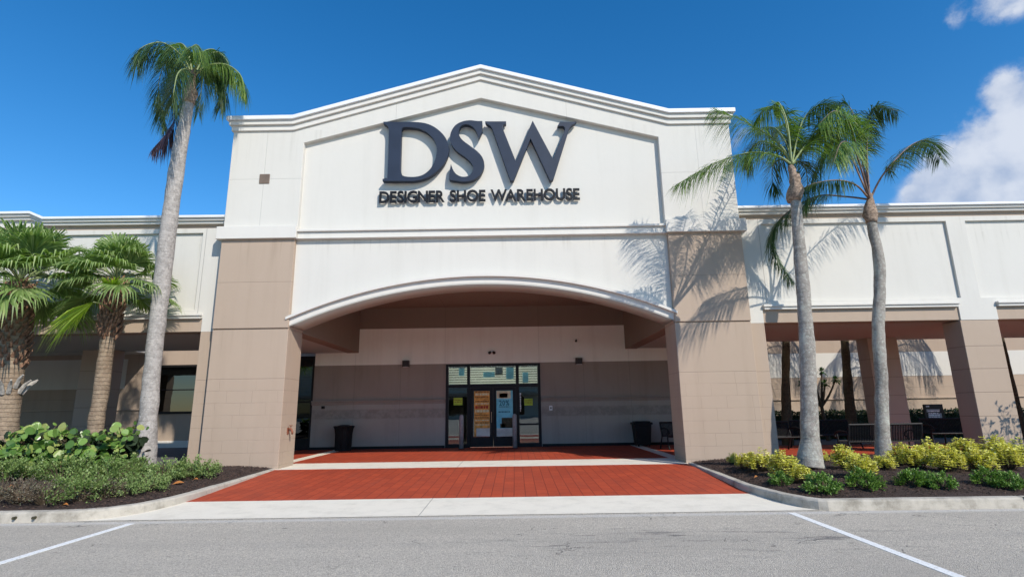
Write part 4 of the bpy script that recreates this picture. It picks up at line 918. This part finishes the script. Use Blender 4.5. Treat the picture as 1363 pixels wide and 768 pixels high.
scatter(rp, [(1040, 645, .85, 'green shrub below the golden shrub left of the thick palm'), (1096, 655, 1.15, 'bright green rounded shrub alone in front of the thick palm base'), (1152, 648, 1.1, 'green shrub in front of the bench shrubs, between the two palms'), (1215, 645, 1.0, 'green shrub right of the thin palm, first of the front pair'), (1253, 648, .9, 'green shrub below the broad golden shrub'), (1232, 640, .8, 'small green shrub between two green ones right of the thin palm'), (1318, 645, 1.0, 'green shrub before the arcade pier, near the kerb'), (1345, 648, .95, 'green shrub nearest the right edge')], 6, set(), .78)
GL = 'low green shrubs in the left bed'
lp = [shrub('ground_cover_shrub', 'x', 'shrub', GL, 'ground_leaf', 1700, .50, .26, .045, .026, 90+k, 26) for k in range(3)]
scatter(lp, [(10, 640, 1.1, 'low green shrub at the left edge under the big round leaves'), (45, 636, 1.0, 'low green shrub second from the left edge'), (80, 638, 1.05, 'low green shrub below the middle of the round-leaved hedge'), (112, 634, 1.0, 'low green shrub below the slimmer fan palm'), (142, 640, 1.05, 'low green shrub left of the tall palm base'), (168, 632, .95, 'low dark green shrub touching the tall palm base'), (215, 640, .95, 'low green shrub just right of the tall palm base'), (237, 636, .85, 'low green shrub between the tall palm and the last shrub'), (262, 634, .95, 'low green shrub in front of the left pillar'), (105, 666, .95, 'green shrub nearest the kerb, between brown ones'), (172, 658, .7, 'small green shrub low in front of the tall palm'), (196, 652, .75, 'green shrub in front of the right side of the tall palm base'), (86, 655, .8, 'green shrub right of the driest brown shrub')], 7, set())
GD = 'dry brown shrubs in the left bed'
dp = [shrub('dry_shrub', 'x', 'shrub', GD, 'dry_leaf', 700, .46, .22, .03, .012, 100+k, 60) for k in range(2)]
scatter(dp, [(30, 664, 1.1, 'dry grey-brown shrub near the kerb at the left edge'), (60, 667, .95, 'dry twiggy shrub left of the green shrub nearest the kerb'), (140, 662, .9, 'dry brown shrub right of the green shrub nearest the kerb'), (2, 660, 1.0, 'dry shrub cut off by the left edge')], 8, set())
# sea grape hedge: four touching shrubs with big round leaves
for k, (px, lb) in enumerate(((12, 'sea grape shrub at the foot of the stout fan palm'), (58, 'sea grape shrub between the two fan palms'), (103, 'sea grape shrub in front of the slimmer fan palm trunk'), (148, 'sea grape shrub nearest the tall palm, with reddish leaves'))):
    rnd = random.Random(110+k); c = at(px, 600, -2.25); t = thing('sea_grape_shrub', (c.x, c.y, .2), lb, 'shrub', 'round-leaved shrubs of the left bed'); bm = B(); dk = B(); st = B()
    for _ in range(175):
        x = c.x+rnd.uniform(-.52, .52); z = rnd.uniform(.35, 1.26); y = c.y-.45*math.sqrt(rnd.random())*(1.1-.3*z)-.1 if rnd.random() < .75 else c.y+rnd.uniform(-.4, .4)
        if z > .98 : y = c.y+rnd.uniform(-.5, .4)
        z += .12*math.sin(x*3.1)
        nn = (Vector((rnd.gauss(.15, .6), rnd.gauss(-.65, .55), rnd.gauss(.6, .55)))).normalized(); d = (rv(rnd)); d = (d-nn*d.dot(nn)).normalized(); s = rnd.choice((rnd.uniform(.07, .13), rnd.uniform(.13, .21)))
        oval(bm, Vector((x, y, z)), d, nn, s, s*.95, 11)
        if rnd.random() < .5: tube(st, [(x, y, z), (c.x+(x-c.x)*.6, c.y, max(.2, z-.3))], .008, 4)
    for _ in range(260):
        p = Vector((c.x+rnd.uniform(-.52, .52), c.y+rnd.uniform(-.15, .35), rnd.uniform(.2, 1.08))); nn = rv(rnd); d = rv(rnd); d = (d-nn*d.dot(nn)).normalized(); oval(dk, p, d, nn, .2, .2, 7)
    obj('outer_leaves', bm, 'grape', t, smooth='leaf'); obj('inner_leaves', dk, 'inner_shade', t, smooth='leaf'); obj('stems', st, 'stem', t)
# clipped hedges in the court
for x0, x1, lb in ((8.6, 22, 'dark clipped hedge along the court wall behind the benches'),):
    rnd = random.Random(120); t = thing('hedge', ((x0+x1)/2, 8.6, GZ), lb, 'hedge'); bm = B()
    for _ in range(9000):
        x = rnd.uniform(x0, x1); f = rnd.random()
        y, z = (8.15, rnd.uniform(.15, 1.2)) if f < .6 else (rnd.uniform(8.15, 9.1), 1.2)
        p = Vector((x, y+rnd.uniform(-.06, .08), z+rnd.uniform(-.08, .06)+.05*noise.noise(Vector((x*1.5, 0, 0))))); nn = rv(rnd); d = rv(rnd); d = (d-nn*d.dot(nn)).normalized(); oval(bm, p, d, nn, .09, .05, 5)
    obj('foliage', bm, 'hedge_leaf', t, smooth='leaf'); obj('dark_core', bx(x0+.05, x1-.05, 8.28, 9.05, .1, 1.1), 'inner_shade', t)  # solid dark box stands in for the shade inside the hedge
# small tree just outside the picture: its twigs shade the arcade pier
rnd = random.Random(130); tb = Vector((15.55, -1.9, .2)); t = thing('young_tree', tb, 'young thin-twigged tree whose shadow falls on the arcade pier', 'tree'); bm = B(); lf = B()
for k in range(11):
    a = rnd.uniform(0, 6.28); h = rnd.uniform(1.9, 3.5); r = rnd.uniform(.25, .75); tip = tb+Vector((math.cos(a)*r, math.sin(a)*r, h)); md = tb+Vector((math.cos(a)*r*.3, math.sin(a)*r*.3, h*.5)); C_ = crv([tb, md, tip], 10); tube(bm, C_, [.022-.0018*q for q in range(11)], 4)
    for q in range(5, 11):
        for _ in range(5):
            d = (rv(rnd)+Vector((0, 0, .4))).normalized(); e = C_[q]+d*rnd.uniform(.1, .28); tube(bm, [C_[q], e], .006, 3)
            for _ in range(2): n_ = rv(rnd); dd = rv(rnd); dd = (dd-n_*dd.dot(n_)).normalized(); oval(lf, e, dd, n_, .10, .05, 6)
obj('trunk', bm, 'stem', t); obj('crown', lf, 'green_leaf', t, smooth='leaf')
# fallen leaves
for k, (px, py, s, lb) in enumerate(((12, 650, .16, 'curled orange leaf lying behind the dry shrub at the left edge'), (24, 673, .2, 'large curled orange leaf on the mulch near the kerb, far left'), (86, 676, .1, 'small tan leaf on the mulch left of centre of the left bed'), (237, 645, .2, 'long tan leaf on the mulch right of the tall palm'), (260, 640, .12, 'orange leaf under the last green shrub'), (1007, 637, .1, 'pale leaf on the mulch below the golden shrubs by the pillar'), (1185, 622, .16, 'pale curled leaf at the foot of the thin palm'))):
    p = ground(px, py); p.z += .035; rnd = random.Random(140+k); t = B(); a = rnd.uniform(-.5, .5); d = Vector((math.cos(a), math.sin(a), .1)).normalized(); s_ = Vector((-d.y, d.x, .5)).normalized(); V = []
    ring = []
    for q in range(9):
        u = q/8; w = s*.22*math.sin(math.pi*min(.98, u+.02)); c = p+d*s*(u-.5)+Vector((0, 0, .03*math.sin(u*3.1))); ring.append((t.verts.new(c-s_*w), t.verts.new(c-Vector((0, 0, w*.5))), t.verts.new(c+s_*w)))
    for A, C in zip(ring, ring[1:]): t.faces.new((A[0], A[1], C[1], C[0])); t.faces.new((A[1], A[2], C[2], C[1]))
    tag(obj('fallen_leaf', t, 'orange_leaf', smooth='leaf'), lb, 'leaf', 'fallen leaves on the mulch')
# shops across the car park, seen only mirrored in the glass
OB = thing('far_shop_building', (0, -62, 0), 'pale shop building across the car park with a louvred front', 'building')
obj('wall', bx(-45, 45, -70, -62, 0, 9), 'white', OB)
bm = B(); z = 4.2
while z < 8.5: box(bm, -40, 40, -61.9, -61.6, z, z+.25); z += .5
obj('louvres', bm, 'trim', OB); obj('canopy', bx(-42, 42, -62, -58.5, 3.6, 3.9), 'taupe_plain', OB)
for k in range(9): obj('window', bx(-38+k*8.6, -32+k*8.6, -61.98, -61.9, .4, 3.4), 'glass_dark', OB)
# ------------------------------------------------------------------ light
EL, AZ = R(37.3), R(35.0)
sd = Vector((math.sin(AZ)*math.cos(EL), -math.cos(AZ)*math.cos(EL), math.sin(EL)))
sun = bpy.data.lights.new('sun', 'SUN'); sun.energy = 4.3; sun.angle = R(.53); sun.color = (1, .93, .825)
so = bpy.data.objects.new('sun', sun); COL.objects.link(so); so.rotation_euler = sd.to_track_quat('Z', 'Y').to_euler(); so.location = (20, -30, 30)
w = bpy.data.worlds.new('World'); sc.world = w; w.use_nodes = True; nt = w.node_tree
for n in list(nt.nodes): nt.nodes.remove(n)
out = N(nt, 'ShaderNodeOutputWorld'); bgs = N(nt, 'ShaderNodeBackground'); bgc = N(nt, 'ShaderNodeBackground'); mx = N(nt, 'ShaderNodeMixShader')
sky = N(nt, 'ShaderNodeTexSky', sky_type='NISHITA'); sky.sun_disc = False; sky.sun_elevation = EL; sky.sun_rotation = math.atan2(sd.x, sd.y)
sky.air_density = 1.0; sky.dust_density = .15; sky.ozone_density = 3.0; sky.altitude = 300
hs = N(nt, 'ShaderNodeHueSaturation'); hs.inputs['Saturation'].default_value = 1.35; hs.inputs['Value'].default_value = 1.28; L(nt, sky.outputs[0], hs.inputs['Color'])
L(nt, hs.outputs[0], bgs.inputs[0]); bgs.inputs[1].default_value = .13
tc = N(nt, 'ShaderNodeTexCoord'); dirv = tc.outputs['Generated']
no = N(nt, 'ShaderNodeTexNoise'); no.inputs['Scale'].default_value = 5.5; no.inputs['Detail'].default_value = 12; no.inputs['Roughness'].default_value = .62; L(nt, dirv, no.inputs['Vector'])
acc = None
for px, py, r, k in ((1385, 145, .09, 1), (1340, 125, .05, .9), (1400, 215, .17, 1.1), (1330, 215, .11, 1.1), (1270, 250, .085, 1.1), (1235, 262, .05, 1), (1268, 12, .045, .55), (1330, -5, .06, .6), (985, 190, .05, .45), (1420, 290, .2, 1.1), (1500, 240, .25, 1.1), (1240, 290, .07, 1)):
    d = ray(px, py).normalized(); vm = N(nt, 'ShaderNodeVectorMath', operation='DISTANCE'); L(nt, dirv, vm.inputs[0]); vm.inputs[1].default_value = d
    q = math_(nt, 'MULTIPLY', maprange(nt, vm.outputs['Value'], 0, r, 1, 0), k); acc = q if acc is None else math_(nt, 'MAXIMUM', acc, q)
val = math_(nt, 'ADD', acc, math_(nt, 'MULTIPLY', math_(nt, 'SUBTRACT', no.outputs['Fac'], .5), 3.3))
mask = math_(nt, 'MULTIPLY', maprange(nt, val, .22, .78, 0, .93), maprange(nt, acc, .0, .35, 0, 1))
n2 = N(nt, 'ShaderNodeTexNoise'); n2.inputs['Scale'].default_value = 11; n2.inputs['Detail'].default_value = 6; L(nt, dirv, n2.inputs['Vector'])
L(nt, mixc(nt, maprange(nt, n2.outputs['Fac'], .38, .62, 0, 1), (.40, .50, .70), (.76, .81, .91)), bgc.inputs[0]); bgc.inputs[1].default_value = .9
L(nt, mask, mx.inputs[0]); L(nt, bgs.outputs[0], mx.inputs[1]); L(nt, bgc.outputs[0], mx.inputs[2]); L(nt, mx.outputs[0], out.inputs['Surface'])
# unseen area light added behind the glass to make the transom slats glow
al = bpy.data.lights.new('slat_glow_light', 'AREA'); al.energy = 420; al.size = 4; al.color = (1, .95, .85); ao = bpy.data.objects.new('slat_glow_light', al); COL.objects.link(ao); ao.location = (0, 8.9, 4.0); ao.rotation_euler = (R(-38), 0, 0)
sc.view_settings.view_transform = 'Standard'; sc.view_settings.look = 'None'; sc.view_settings.exposure = .10; sc.view_settings.gamma = 1
sc.cycles.max_bounces = 8; sc.cycles.diffuse_bounces = 4; sc.cycles.transparent_max_bounces = 12
